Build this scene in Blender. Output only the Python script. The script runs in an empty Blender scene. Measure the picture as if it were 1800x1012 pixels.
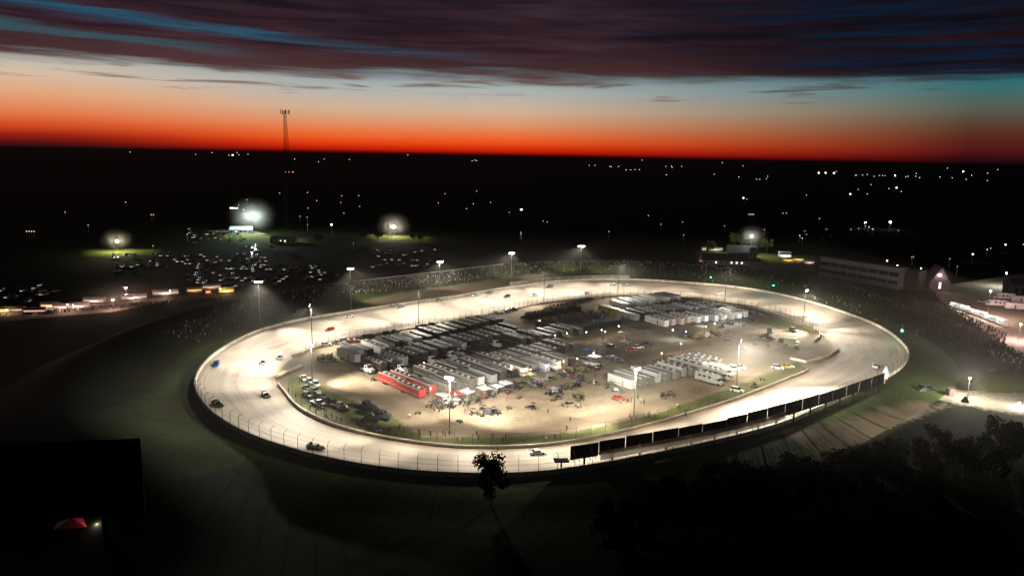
import bpy, math, random
from math import sin, cos, pi, radians, sqrt, atan2, tan
random.seed(7)
C = bpy.context.scene
col = C.collection

# ---------------------------------------------------------------- camera
CAM_H, FOC, HZ, SLOPE = 78.0, 1300.0, 272.0, 16.0 / 900.0
PIT = math.atan((506 - HZ) / FOC)
ROLL = math.atan(SLOPE)
Fv = (0.0, cos(PIT), -sin(PIT))
_U0 = (0.0, sin(PIT), cos(PIT))
Rv = tuple(cos(ROLL) * a + sin(ROLL) * b for a, b in zip((1, 0, 0), _U0))
Uv = tuple(cos(ROLL) * b - sin(ROLL) * a for a, b in zip((1, 0, 0), _U0))
from mathutils import Vector, Matrix, Euler
cam = bpy.data.cameras.new('camera')
cam.sensor_width = 36.0
cam.lens = FOC / 1800.0 * 36.0
cam.clip_start = 1.0
cam.clip_end = 90000.0
camo = bpy.data.objects.new('camera', cam)
col.objects.link(camo)
m3 = Matrix((Rv, Uv, tuple(-a for a in Fv))).transposed()
camo.matrix_world = Matrix.Translation((0, 0, CAM_H)) @ m3.to_4x4()
C.camera = camo
C.view_settings.view_transform = 'Standard'
C.view_settings.look = 'None'
C.view_settings.exposure = 0.0
C.view_settings.gamma = 1.0
C.render.engine = 'CYCLES'
C.cycles.use_denoising = True
C.cycles.max_bounces = 4
C.cycles.diffuse_bounces = 2
C.cycles.volume_bounces = 0
C.cycles.transparent_max_bounces = 6
C.cycles.sample_clamp_indirect = 4.0


def P(x, y, z=0.0):
    """the point at height z that stands at photo position x, y"""
    u = (x - 900) / FOC
    v = (506 - y) / FOC
    d = [f + u * r + v * w for f, r, w in zip(Fv, Rv, Uv)]
    t = (z - CAM_H) / d[2]
    return Vector((d[0] * t, d[1] * t, z))


# ---------------------------------------------------------------- world: dusk sky
W = bpy.data.worlds.new('World')
C.world = W
W.use_nodes = True
nt = W.node_tree
nt.nodes.clear()


class NG:
    def __init__(s, tree):
        s.t = tree

    def n(s, typ, **kw):
        nd = s.t.nodes.new(typ)
        for k, v in kw.items():
            setattr(nd, k, v)
        return nd

    def l(s, a, b):
        s.t.links.new(a, b)

    def math(s, op, a, b=None, c=None, clamp=False):
        nd = s.n('ShaderNodeMath', operation=op, use_clamp=clamp)
        for i, v in enumerate((a, b, c)):
            if v is None:
                continue
            if isinstance(v, (int, float)):
                nd.inputs[i].default_value = v
            else:
                s.l(v, nd.inputs[i])
        return nd.outputs[0]

    def ramp(s, fac, stops, interp='LINEAR'):
        nd = s.n('ShaderNodeValToRGB')
        cr = nd.color_ramp
        cr.interpolation = interp
        while len(cr.elements) < len(stops):
            cr.elements.new(0.5)
        for e, (p, c) in zip(cr.elements, stops):
            e.position = p
            e.color = (c[0], c[1], c[2], 1)
        s.l(fac, nd.inputs[0])
        return nd.outputs[0]

    def mix(s, f, a, b, blend='MIX'):
        nd = s.n('ShaderNodeMix', data_type='RGBA', blend_type=blend)
        for sock, v in ((nd.inputs[0], f), (nd.inputs[6], a), (nd.inputs[7], b)):
            if isinstance(v, (int, float)):
                sock.default_value = v
            elif isinstance(v, tuple):
                sock.default_value = (v[0], v[1], v[2], 1)
            else:
                s.l(v, sock)
        return nd.outputs[2]

    def mrange(s, v, a, b, c=0.0, d=1.0, smooth=False):
        nd = s.n('ShaderNodeMapRange')
        if smooth:
            nd.interpolation_type = 'SMOOTHSTEP'
        for i, k in enumerate((a, b, c, d)):
            nd.inputs[i + 1].default_value = k
        s.l(v, nd.inputs[0])
        return nd.outputs[0]

    def noise(s, vec, scale, detail=4, rough=0.55, dist=0.0, dim='3D'):
        nd = s.n('ShaderNodeTexNoise', noise_dimensions=dim)
        nd.inputs['Scale'].default_value = scale
        nd.inputs['Detail'].default_value = detail
        nd.inputs['Roughness'].default_value = rough
        nd.inputs['Distortion'].default_value = dist
        if vec is not None:
            s.l(vec, nd.inputs['Vector'])
        return nd.outputs[0]

    def comb(s, x, y, z=0.0):
        nd = s.n('ShaderNodeCombineXYZ')
        for i, v in enumerate((x, y, z)):
            if isinstance(v, (int, float)):
                nd.inputs[i].default_value = v
            else:
                s.l(v, nd.inputs[i])
        return nd.outputs[0]


def lin(r, g, b):
    f = lambda c: (c / 255 / 12.92) if c <= 10 else ((c / 255 + 0.055) / 1.055) ** 2.4
    return (f(r), f(g), f(b))


g = NG(nt)
tc = g.n('ShaderNodeTexCoord')
sep = g.n('ShaderNodeSeparateXYZ')
g.l(tc.outputs['Generated'], sep.inputs[0])
hyp = g.math('SQRT', g.math('ADD', g.math('MULTIPLY', sep.outputs[0], sep.outputs[0]), g.math('MULTIPLY', sep.outputs[1], sep.outputs[1])))
elev = g.math('MULTIPLY', g.math('ARCTAN2', sep.outputs[2], hyp), 180 / pi)      # degrees
azi = g.math('MULTIPLY', g.math('ARCTAN2', sep.outputs[0], sep.outputs[1]), 180 / pi)
E12 = g.math('DIVIDE', elev, 12.0)
clear_mid = g.ramp(E12, [(0.0, lin(90, 4, 4)), (0.012, lin(170, 22, 4)), (0.045, lin(222, 55, 14)), (0.085, lin(238, 92, 36)), (0.13, lin(232, 120, 68)),
                         (0.19, lin(222, 152, 110)), (0.27, lin(208, 178, 150)), (0.38, lin(176, 180, 176)), (0.55, lin(105, 140, 150)), (0.8, lin(28, 92, 120)), (1.0, lin(10, 50, 80))])
clear_right = g.ramp(E12, [(0.0, lin(26, 6, 10)), (0.02, lin(48, 9, 14)), (0.06, lin(78, 20, 22)), (0.13, lin(88, 38, 30)), (0.20, lin(88, 62, 46)),
                           (0.30, lin(84, 96, 84)), (0.40, lin(56, 108, 112)), (0.50, lin(34, 84, 96)), (0.8, lin(6, 30, 44)), (1.0, lin(3, 16, 28))])
clear_left = g.ramp(E12, [(0.0, lin(38, 14, 18)), (0.02, lin(80, 18, 18)), (0.06, lin(150, 30, 14)), (0.12, lin(214, 82, 40)), (0.18, lin(228, 124, 76)),
                          (0.28, lin(226, 166, 124)), (0.38, lin(214, 190, 164)), (0.5, lin(170, 180, 180)), (0.62, lin(80, 150, 170)), (0.8, lin(30, 120, 155)), (1.0, lin(8, 60, 90))])
fr = g.mrange(azi, 0, 31)
fl = g.mrange(azi, -12, -33, smooth=True)
clear = g.mix(fl, g.mix(fr, clear_mid, clear_right), clear_left)
# clouds: long flat streaks
v1 = g.comb(g.math('MULTIPLY', azi, 0.030), g.math('ADD', g.math('MULTIPLY', elev, 0.30), g.math('MULTIPLY', azi, 0.006)), 3.3)
n1 = g.noise(v1, 2.2, 5, 0.5, 0.5)
v2 = g.comb(g.math('MULTIPLY', azi, 0.055), g.math('ADD', g.math('MULTIPLY', elev, 0.95), g.math('MULTIPLY', azi, 0.012)), 9.1)
n2 = g.noise(v2, 2.3, 6, 0.52, 0.5)
# base of the cloud deck: rises and falls slightly, lower to the right
edge = g.math('ADD', g.math('MULTIPLY', g.math('SUBTRACT', n1, 0.5), 1.8), g.math('MULTIPLY', g.math('SUBTRACT', n2, 0.5), 1.4))
ed = g.math('ADD', elev, edge)
deck = g.mrange(ed, 5.0, 6.1, smooth=True)
# wisps just under the deck
wisp = g.math('MULTIPLY', g.mrange(n2, 0.53, 0.68, smooth=True), g.math('MULTIPLY', g.mrange(elev, 4.1, 4.7, smooth=True), g.mrange(elev, 6.2, 5.4, smooth=True)))
wisp2 = g.math('MULTIPLY', g.mrange(g.noise(g.comb(g.math('MULTIPLY', azi, 0.11), g.math('MULTIPLY', elev, 1.5), 4.4), 2.0, 4), 0.60, 0.7, smooth=True),
               g.math('MULTIPLY', g.mrange(elev, 3.6, 4.0, smooth=True), g.mrange(elev, 4.7, 4.2, smooth=True)))
# a blue break in the deck
brk_n = g.noise(g.comb(g.math('MULTIPLY', azi, 0.035), g.math('MULTIPLY', elev, 0.9), 1.7), 2.0, 6, 0.6, 0.3)
tilt = g.math('ADD', g.math('ADD', elev, g.math('MULTIPLY', g.math('ADD', azi, 33), 0.06)), g.math('MULTIPLY', g.math('SUBTRACT', brk_n, 0.5), 1.3))
gap_l = g.math('MULTIPLY', g.math('MULTIPLY', g.mrange(n2, 0.38, 0.6, 0.25, 1.0), g.math('MULTIPLY', g.mrange(tilt, 8.25, 8.75, smooth=True), g.mrange(tilt, 9.25, 9.0, smooth=True))), g.mrange(azi, 4, -24, smooth=True))
gap_l2 = g.math('MULTIPLY', g.math('MULTIPLY', g.mrange(tilt, 6.9, 7.2, smooth=True), g.mrange(tilt, 7.9, 7.5, smooth=True)), g.mrange(azi, -16, -28, smooth=True))
gap_r = g.math('MULTIPLY', g.mrange(brk_n, 0.46, 0.66, smooth=True), g.mrange(azi, 0, 18, smooth=True))
shade = g.ramp(g.math('ADD', g.math('MULTIPLY', n1, 0.65), g.math('MULTIPLY', n2, 0.45)),
               [(0.34, lin(24, 18, 26)), (0.48, lin(42, 27, 35)), (0.60, lin(60, 38, 45)), (0.74, lin(74, 52, 58))])
low = g.mix(g.mrange(elev, 8.0, 5.3, smooth=True), shade, lin(94, 62, 58))
low = g.mix(0.45, low, shade)
shade_r = g.ramp(g.math('ADD', g.math('MULTIPLY', n1, 0.65), g.math('MULTIPLY', n2, 0.45)),
                 [(0.32, lin(3, 8, 14)), (0.5, lin(18, 14, 22)), (0.65, lin(30, 18, 26)), (0.8, lin(40, 24, 30))])
cl = g.mix(g.mrange(azi, -2, 28, smooth=True), low, shade_r)
cl = g.mix(g.math('MULTIPLY', gap_l, 0.8), cl, lin(30, 92, 118))
cl = g.mix(g.math('MULTIPLY', gap_l2, 0.5), cl, lin(58, 104, 116))
cl = g.mix(g.math('MULTIPLY', gap_r, 0.75), cl, lin(8, 34, 56))
cl = g.mix(g.math('MULTIPLY', g.mrange(elev, 7.5, 11.5, smooth=True), 0.45), cl, lin(14, 18, 30))
# high sky, outside the frame: dark night blue
cl = g.mix(g.mrange(elev, 12.5, 22, smooth=True), cl, (0.004, 0.006, 0.012))
sky = g.mix(deck, clear, cl)
sky = g.mix(g.math('MULTIPLY', wisp, 0.8), sky, g.mix(fr, lin(112, 84, 74), lin(52, 56, 58)))
sky = g.mix(g.math('MULTIPLY', wisp2, 0.55), sky, lin(120, 92, 78))
# only the western quarter glows
back = g.mrange(g.math('ABSOLUTE', azi), 45, 110, smooth=True)
sky = g.mix(back, sky, (0.004, 0.006, 0.012))
sky = g.mix(g.mrange(elev, -0.2, 0.0), (0, 0, 0), sky)
bg = g.n('ShaderNodeBackground')
g.l(sky, bg.inputs[0])
bg.inputs[1].default_value = 1.0
wo = g.n('ShaderNodeOutputWorld')
g.l(bg.outputs[0], wo.inputs[0])


# ---------------------------------------------------------------- materials
def new_mat(name):
    m = bpy.data.materials.new(name)
    m.use_nodes = True
    t = m.node_tree
    t.nodes.clear()
    gg = NG(t)
    out = gg.n('ShaderNodeOutputMaterial')
    b = gg.n('ShaderNodeBsdfPrincipled')
    gg.l(b.outputs[0], out.inputs[0])
    return m, gg, b, out


def plain(name, c, rough=0.7, metal=0.0, var=0.15, scale=1.5, spec=0.3):
    m, gg, b, o = new_mat(name)
    tcn = gg.n('ShaderNodeTexCoord')
    nz = gg.noise(tcn.outputs['Object'], scale, 4)
    k = gg.mrange(nz, 0.3, 0.7, 1 - var, 1 + var)
    cc = gg.n('ShaderNodeVectorMath', operation='SCALE')
    cc.inputs[0].default_value = c
    gg.l(k, cc.inputs['Scale'])
    gg.l(cc.outputs[0], b.inputs['Base Color'])
    b.inputs['Roughness'].default_value = rough
    b.inputs['Metallic'].default_value = metal
    b.inputs['Specular IOR Level'].default_value = spec
    return m


def paint(name, rough=0.4, var=0.12):
    """colour comes from the object's own colour, so copies can be painted differently"""
    m, gg, b, o = new_mat(name)
    oi = gg.n('ShaderNodeObjectInfo')
    tcn = gg.n('ShaderNodeTexCoord')
    nz = gg.noise(tcn.outputs['Object'], 1.3, 4)
    k = gg.mrange(nz, 0.3, 0.7, 1 - var, 1.0)
    cc = gg.n('ShaderNodeVectorMath', operation='SCALE')
    gg.l(oi.outputs['Color'], cc.inputs[0])
    gg.l(k, cc.inputs['Scale'])
    gg.l(cc.outputs[0], b.inputs['Base Color'])
    b.inputs['Roughness'].default_value = rough
    return m


def emit(name, c, s, sample=False):
    m = bpy.data.materials.new(name)
    m.use_nodes = True
    t = m.node_tree
    t.nodes.clear()
    gg = NG(t)
    out = gg.n('ShaderNodeOutputMaterial')
    e = gg.n('ShaderNodeEmission')
    e.inputs[0].default_value = (c[0], c[1], c[2], 1)
    e.inputs[1].default_value = s
    gg.l(e.outputs[0], out.inputs[0])
    m.cycles.emission_sampling = 'AUTO' if sample else 'NONE'
    return m


M = {}
M['paint'] = paint('vehicle_paint')
M['cloth'] = paint('clothing', 0.9)
M['roof'] = paint('trailer_roof', 0.45)
M['glass'] = plain('dark_glass', (0.012, 0.015, 0.018), 0.08, 0, 0, 1, 0.6)
M['tyre'] = plain('tyre_rubber', (0.02, 0.02, 0.02), 0.9)
M['chrome'] = plain('bright_metal', (0.6, 0.6, 0.62), 0.3, 0.9)
M['steel'] = plain('galvanised_steel', (0.32, 0.32, 0.31), 0.5, 0.4)
M['dark_steel'] = plain('dark_steel', (0.035, 0.03, 0.028), 0.6, 0.2)
M['black'] = plain('black_backing', (0.004, 0.004, 0.004), 0.9, 0, 0.3, 0.4, 0.05)
M['white'] = plain('white_paint', (0.75, 0.75, 0.73), 0.5)
M['concrete'] = plain('painted_concrete', (0.62, 0.56, 0.46), 0.85, 0, 0.22, 0.25)
M['bark'] = plain('bark', (0.06, 0.045, 0.03), 0.95)
M['leaf'] = plain('leaves', (0.06, 0.085, 0.022), 0.8, 0, 0.5, 0.9)
M['lamp'] = emit('floodlight_glow', (1.0, 0.97, 0.90), 30)
M['lamp_soft'] = emit('lamp_glow', (1.0, 0.96, 0.88), 25)
M['skin'] = plain('skin', (0.35, 0.2, 0.13), 0.7)


# ---------------------------------------------------------------- mesh helpers
class MB:
    def __init__(s):
        s.v = []
        s.f = []
        s.m = []

    def add(s, vs, fs, mi=0):
        o = len(s.v)
        s.v += [tuple(a) for a in vs]
        s.f += [tuple(i + o for i in f) for f in fs]
        s.m += [mi] * len(fs)

    def box(s, x0, x1, y0, y1, z0, z1, mi=0, T=None):
        vs = [Vector(p) for p in ((x0, y0, z0), (x1, y0, z0), (x1, y1, z0), (x0, y1, z0), (x0, y0, z1), (x1, y0, z1), (x1, y1, z1), (x0, y1, z1))]
        if T:
            vs = [T @ p for p in vs]
        s.add(vs, [(0, 3, 2, 1), (4, 5, 6, 7), (0, 1, 5, 4), (1, 2, 6, 5), (2, 3, 7, 6), (3, 0, 4, 7)], mi)

    def cbox(s, x0, x1, y0, y1, z0, z1, c=0.06, mi=0):
        """box with chamfered vertical and top edges"""
        def ring(i, z):
            return [(x0 + i + c, y0 + i, z), (x1 - i - c, y0 + i, z), (x1 - i, y0 + i + c, z), (x1 - i, y1 - i - c, z), (x1 - i - c, y1 - i, z), (x0 + i + c, y1 - i, z), (x0 + i, y1 - i - c, z), (x0 + i, y0 + i + c, z)]
        vs = ring(0, z0) + ring(0, z1 - c) + ring(c, z1)
        fs = [tuple(range(7, -1, -1)), tuple(range(16, 24))]
        for k in (0, 8):
            fs += [(k + i, k + (i + 1) % 8, k + 8 + (i + 1) % 8, k + 8 + i) for i in range(8)]
        s.add(vs, fs, mi)

    def tube(s, a, b, r0, r1=None, n=6, mi=0, cap=True):
        a = Vector(a)
        b = Vector(b)
        r1 = r0 if r1 is None else r1
        d = (b - a).normalized()
        u = d.orthogonal().normalized()
        w = d.cross(u)
        vs = []
        for p, r in ((a, r0), (b, r1)):
            for i in range(n):
                t = 2 * pi * i / n
                vs.append(p + u * (r * cos(t)) + w * (r * sin(t)))
        fs = [(i, (i + 1) % n, n + (i + 1) % n, n + i) for i in range(n)]
        if cap:
            fs += [tuple(range(n - 1, -1, -1)), tuple(range(n, 2 * n))]
        s.add(vs, fs, mi)

    def loft(s, secs, mi=0):
        """secs along x: (x, half_bottom, half_top, z0, z1)"""
        vs = []
        for x, hb, ht, z0, z1 in secs:
            vs += [(x, -hb, z0), (x, hb, z0), (x, ht, z1), (x, -ht, z1)]
        fs = [(0, 1, 2, 3)]
        for k in range(len(secs) - 1):
            o = 4 * k
            fs += [(o + i, o + 4 + i, o + 4 + (i + 1) % 4, o + (i + 1) % 4) for i in range(4)]
        o = 4 * (len(secs) - 1)
        fs.append((o + 3, o + 2, o + 1, o))
        s.add(vs, fs, mi)

    def ball(s, c, r, n=8, m=5, mi=0, sz=1.0):
        vs = [(c[0], c[1], c[2] + r * sz)]
        for j in range(1, m):
            ph = pi * j / m
            for i in range(n):
                t = 2 * pi * i / n
                vs.append((c[0] + r * sin(ph) * cos(t), c[1] + r * sin(ph) * sin(t), c[2] + r * sz * cos(ph)))
        vs.append((c[0], c[1], c[2] - r * sz))
        fs = [(0, 1 + i, 1 + (i + 1) % n) for i in range(n)]
        for j in range(m - 2):
            a = 1 + j * n
            fs += [(a + i, a + n + i, a + n + (i + 1) % n, a + (i + 1) % n) for i in range(n)]
        a = 1 + (m - 2) * n
        L = len(vs) - 1
        fs += [(L, a + (i + 1) % n, a + i) for i in range(n)]
        s.add(vs, fs, mi)

    def build(s, name, mat, parent=None, smooth=False):
        me = bpy.data.meshes.new(name)
        me.from_pydata(s.v, [], s.f)
        mats = mat if isinstance(mat, (list, tuple)) else [mat]
        for mm in mats:
            me.materials.append(mm)
        if len(mats) > 1:
            me.polygons.foreach_set('material_index', s.m)
        if smooth:
            me.polygons.foreach_set('use_smooth', [True] * len(me.polygons))
        me.validate()
        me.update()
        o = bpy.data.objects.new(name, me)
        col.objects.link(o)
        if parent:
            o.parent = parent
        return o


def empty(name, loc=(0, 0, 0), rz=0.0):
    o = bpy.data.objects.new(name, None)
    o.empty_display_size = 0.5
    o.location = loc
    o.rotation_euler = (0, 0, rz)
    col.objects.link(o)
    return o


def tag(o, label=None, cat=None, group=None, kind=None):
    if label:
        o['label'] = label
    if cat:
        o['category'] = cat
    if group:
        o['group'] = group
    if kind:
        o['kind'] = kind
    return o


KIDS = {}


def kids(o):
    return [c for c in o.children]


def copy_tree(o, parent=None):
    c = o.copy()
    col.objects.link(c)
    c.parent = parent
    for ch in o.children:
        copy_tree(ch, c)
    return c


def put(proto, loc, rz, label, group=None, colour=None, cat=None, part='body', scale=1.0):
    """first use moves the model itself, later uses copy it"""
    if proto.get('_used'):
        o = copy_tree(proto)
    else:
        o = proto
        o['_used'] = 1
    o.location = loc
    o.rotation_euler = (0, 0, rz)
    o.scale = (scale,) * 3
    o['label'] = label
    if group:
        o['group'] = group
    elif 'group' in o:
        del o['group']
    if colour is not None:
        cc = (colour[0], colour[1], colour[2], 1)
        if o.type == 'MESH':
            o.color = cc
        for ch in o.children:
            if ch.name.split('.')[0] in (part if isinstance(part, tuple) else (part,)):
                ch.color = cc
                for d in ch.children:
                    if d.name.split('.')[0] in ('door',):
                        d.color = cc
    return o


def ordinal(i):
    w = ['first', 'second', 'third', 'fourth', 'fifth', 'sixth', 'seventh', 'eighth', 'ninth', 'tenth', 'eleventh', 'twelfth', 'thirteenth', 'fourteenth', 'fifteenth',
         'sixteenth', 'seventeenth', 'eighteenth', 'nineteenth', 'twentieth']
    if i < 20:
        return w[i]
    tens = {2: 'twenty', 3: 'thirty', 4: 'forty', 5: 'fifty', 6: 'sixty', 7: 'seventy', 8: 'eighty', 9: 'ninety'}
    k = i + 1
    if k >= 100:
        return 'hundred and ' + ordinal(k - 101) if k > 100 else 'hundredth'
    if k % 10 == 0:
        return tens[k // 10][:-1] + 'ieth'
    return tens[k // 10] + '-' + w[k % 10 - 1]


def smooth01(t):
    t = max(0.0, min(1.0, t))
    return t * t * (3 - 2 * t)


# ---------------------------------------------------------------- track outline
OUT_PX = [(352, 702), (343, 680), (348, 658), (374.4, 626.7), (419, 600), (463, 581), (530, 563), (600, 552), (700, 537), (800, 523), (900, 506), (1000, 494.5), (1100, 492), (1200, 497.8), (1300, 506.5), (1400, 525.5), (1500, 556.7), (1555.6, 581), (1592, 612), (1596.7, 626.7), (1589, 641), (1570, 657), (1493, 694.4), (1444, 716), (1380, 745), (1300, 768), (1200, 791), (1100, 811), (1044, 822), (966.7, 833), (889, 838), (800, 836.7), (700, 830), (600, 814.4), (489, 785.6), (422, 759), (377, 731)]
IN_PX = [(483, 664), (500, 692), (520, 716.7), (555.6, 736.7), (600, 754), (666.7, 770), (733, 781), (800, 788), (900, 789), (978, 783), (1033, 774), (1100, 760), (1200, 733), (1289, 705), (1367, 675), (1427, 649), (1464, 615.6), (1442, 586.7), (1422, 574), (1389, 559), (1344, 545.6), (1300, 536.7), (1244, 530), (1200, 525), (1122, 521), (1055.6, 523), (951, 534), (900, 545), (793, 565.6), (733, 576.6), (666.7, 587), (600, 599), (552, 613), (512, 632)]
ZB = 3.0
NS = 288


def closed_curve(px, z, n):
    pts = [P(x, y, z) for x, y in px]
    m = len(pts)
    dense = []
    for i in range(m):
        p0, p1, p2, p3 = pts[i - 1], pts[i], pts[(i + 1) % m], pts[(i + 2) % m]
        for k in range(16):
            t = k / 16
            dense.append(0.5 * ((2 * p1) + (p2 - p0) * t + (2 * p0 - 5 * p1 + 4 * p2 - p3) * t * t + (3 * p1 - p0 - 3 * p2 + p3) * t ** 3))
    return dense


CEN = Vector((28.0, 308.0, 0))


def at_angles(dense, n):
    """resample by angle about the middle of the infield so inner and outer edges pair up"""
    ang = [(atan2(p.y - CEN.y, p.x - CEN.x), p) for p in dense]
    res = []
    m = len(ang)
    for k in range(n):
        a = -pi + 2 * pi * k / n
        best = None
        for i in range(m):
            a0, p0 = ang[i]
            a1, p1 = ang[(i + 1) % m]
            d0 = (a0 - a + pi) % (2 * pi) - pi
            d1 = (a1 - a + pi) % (2 * pi) - pi
            if d0 * d1 <= 0 and abs(d0) < 0.6 and abs(d1) < 0.6:
                t = d0 / (d0 - d1) if d0 != d1 else 0
                best = p0.lerp(p1, t)
                break
        res.append(best if best else res[-1].copy())
    return res


def smooth_loop(pts, it=6):
    n = len(pts)
    for _ in range(it):
        pts = [(pts[i - 1] + pts[i] * 2 + pts[(i + 1) % n]) / 4 for i in range(n)]
    return pts


OUT = smooth_loop(at_angles(closed_curve(OUT_PX, ZB, 0), NS), 10)
INN = smooth_loop(at_angles(closed_curve(IN_PX, 0.0, 0), NS), 5)


def normals(pts):
    n = len(pts)
    r = []
    for i in range(n):
        t = (pts[(i + 1) % n] - pts[i - 1])
        t.z = 0
        t.normalize()
        r.append(Vector((t.y, -t.x, 0)))
    return r


ON = smooth_loop(normals(OUT), 6)
IN_N = normals(INN)
FARN = Vector((-0.58, 0.81, 0))
WF = [smooth01((ON[i].dot(FARN) + 0.62) / 0.5) for i in range(NS)]


def bankH(i, d):
    w = WF[i]
    near = ZB * (1 - smooth01(d / 21.0)) - 0.25 * smooth01(d / 21)
    up = ZB - 0.2 + 6.5 * smooth01((d - 4) / 30.0)
    if d > 36:
        up *= 1 - smooth01((d - 36) / 26.0)
        up -= 0.3 * smooth01((d - 36) / 26.0)
    return near * (1 - w) + up * w


def nearest(p, pts):
    b, bi = 1e9, 0
    for i, q in enumerate(pts):
        d = (q.x - p.x) ** 2 + (q.y - p.y) ** 2
        if d < b:
            b, bi = d, i
    return bi, sqrt(b)


def ring_point(x, y):
    """ground height outside the track under photo position x, y"""
    z = 3.0
    for _ in range(8):
        p = P(x, y, z)
        i, d = nearest(p, OUT)
        if d > 62:
            z = 0.0
        else:
            z = 0.5 * z + 0.5 * max(0, bankH(i, d))
    return P(x, y, z)


def track_point(x, y):
    z = 1.0
    for _ in range(8):
        p = P(x, y, z)
        i, d = nearest(p, OUT)
        j, e = nearest(p, INN)
        t = e / (d + e)
        z = ZB * t ** 1.6
    return P(x, y, z), i


# ---- setting meshes
def grid_mesh(name, rows, mat, closed=True, attrs=None, uv=None):
    """rows: list of rings (each a list of points)"""
    n = len(rows[0])
    vs = [tuple(p) for r in rows for p in r]
    fs = []
    for k in range(len(rows) - 1):
        for i in range(n if closed else n - 1):
            fs.append((k * n + i, k * n + (i + 1) % n, (k + 1) * n + (i + 1) % n, (k + 1) * n + i))
    me = bpy.data.meshes.new(name)
    me.from_pydata(vs, [], fs)
    me.materials.append(mat)
    me.polygons.foreach_set('use_smooth', [True] * len(fs))
    if attrs:
        for an, vals in attrs.items():
            a = me.attributes.new(an, 'FLOAT', 'POINT')
            a.data.foreach_set('value', vals)
    me.update()
    o = bpy.data.objects.new(name, me)
    col.objects.link(o)
    return o


# track surface
def track_material():
    m, gg, b, o = new_mat('clay_track')
    at = gg.n('ShaderNodeAttribute', attribute_name='across')
    al = gg.n('ShaderNodeAttribute', attribute_name='along')
    tcn = gg.n('ShaderNodeTexCoord')
    v = gg.comb(gg.math('MULTIPLY', al.outputs['Fac'], 1.0), gg.math('MULTIPLY', at.outputs['Fac'], 26.0))
    st = gg.noise(v, 1.0, 6, 0.65, 0.6)
    v2 = gg.comb(gg.math('MULTIPLY', al.outputs['Fac'], 0.35), gg.math('MULTIPLY', at.outputs['Fac'], 7.0), 4.0)
    st2 = gg.noise(v2, 1.0, 4, 0.6, 0.8)
    big = gg.noise(tcn.outputs['Object'], 0.05, 4)
    c = gg.ramp(gg.math('ADD', gg.math('MULTIPLY', st, 0.5), gg.math('MULTIPLY', st2, 0.5)), [(0.36, (0.23, 0.175, 0.12)), (0.46, (0.40, 0.33, 0.255)), (0.56, (0.49, 0.42, 0.34))])
    c = gg.mix(gg.mrange(big, 0.35, 0.7), c, (0.50, 0.43, 0.35))
    # loose brown clay along both walls
    edge = gg.math('MAXIMUM', gg.mrange(at.outputs['Fac'], 0.16, 0.0, smooth=True), gg.mrange(at.outputs['Fac'], 0.93, 1.0, smooth=True))
    edge = gg.math('MULTIPLY', edge, gg.mrange(st, 0.2, 0.6, 0.5, 1.0))
    c = gg.mix(gg.math('MULTIPLY', edge, 0.85), c, (0.27, 0.185, 0.11))
    gg.l(c, b.inputs['Base Color'])
    b.inputs['Roughness'].default_value = 0.75
    b.inputs['Specular IOR Level'].default_value = 0.25
    bp = gg.n('ShaderNodeBump')
    bp.inputs['Strength'].default_value = 0.5
    bp.inputs['Distance'].default_value = 0.3
    gg.l(st, bp.inputs['Height'])
    gg.l(bp.outputs[0], b.inputs['Normal'])
    return m


NT = 14
rows = []
across = []
along = []
acc = [0.0]
for i in range(NS):
    acc.append(acc[-1] + (OUT[(i + 1) % NS] - OUT[i]).length)
tot = acc[-1]
for k in range(NT + 1):
    t = k / NT
    row = []
    for i in range(NS):
        p = INN[i].lerp(OUT[i], t)
        p.z = 0.12 + (ZB - 0.12) * t ** 1.6
        row.append(p)
        across.append(t)
        # wrap-free: a loop parameter folded at the back straight is hidden by a cosine pair
        along.append(18 * sin(2 * pi * acc[i] / tot) + 9 * cos(4 * pi * acc[i] / tot))
    rows.append(row)
tag(grid_mesh('track', rows, track_material(), True, {'across': across, 'along': along}), 'pale clay oval race track with banked turns', None, None, 'structure')


# infield
def seg_dist(p, a, b):
    ax, ay = b[0] - a[0], b[1] - a[1]
    t = ((p[0] - a[0]) * ax + (p[1] - a[1]) * ay) / (ax * ax + ay * ay)
    t = max(0, min(1, t))
    return sqrt((p[0] - a[0] - t * ax) ** 2 + (p[1] - a[1] - t * ay) ** 2)


def poly_dist(p, line):
    return min(seg_dist(p, line[i], line[i + 1]) for i in range(len(line) - 1))


def inside(p, poly):
    c = False
    n = len(poly)
    for i in range(n):
        a, b = poly[i], poly[(i + 1) % n]
        if (a[1] > p[1]) != (b[1] > p[1]) and p[0] < (b[0] - a[0]) * (p[1] - a[1]) / (b[1] - a[1]) + a[0]:
            c = not c
    return c


def pxl(l, z=0):
    return [tuple(P(x, y, z)[:2]) for x, y in l]


RUTS = [(pxl([(585, 655), (650, 695), (720, 735), (760, 757), (850, 762), (930, 757), (1000, 745), (1150, 712), (1290, 668), (1370, 625)]), 4.5),
        (pxl([(800, 715), (900, 690), (1000, 662), (1120, 625), (1230, 605)]), 4.0),
        (pxl([(1230, 605), (1350, 560), (1380, 575)]), 5.0), (pxl([(560, 650), (640, 690), (700, 726)]), 2.0)]
GRASS = [pxl([(508, 660), (545, 665), (585, 690), (690, 730), (745, 768), (745, 780), (660, 768), (590, 748), (530, 718), (505, 690)]),
         pxl([(745, 768), (870, 770), (1010, 760), (1150, 728), (1290, 678), (1400, 635), (1420, 650), (1290, 702), (1100, 757), (1000, 776), (900, 787), (745, 781)]),
         pxl([(1180, 527), (1240, 531), (1330, 545), (1425, 577), (1430, 590), (1380, 582), (1290, 552), (1190, 536)])]


def blob(p, poly, soft=4.0):
    d = poly_dist(p, poly + [poly[0]])
    s = d if inside(p, poly) else -d
    return smooth01(0.5 + s / (2 * soft))


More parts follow.
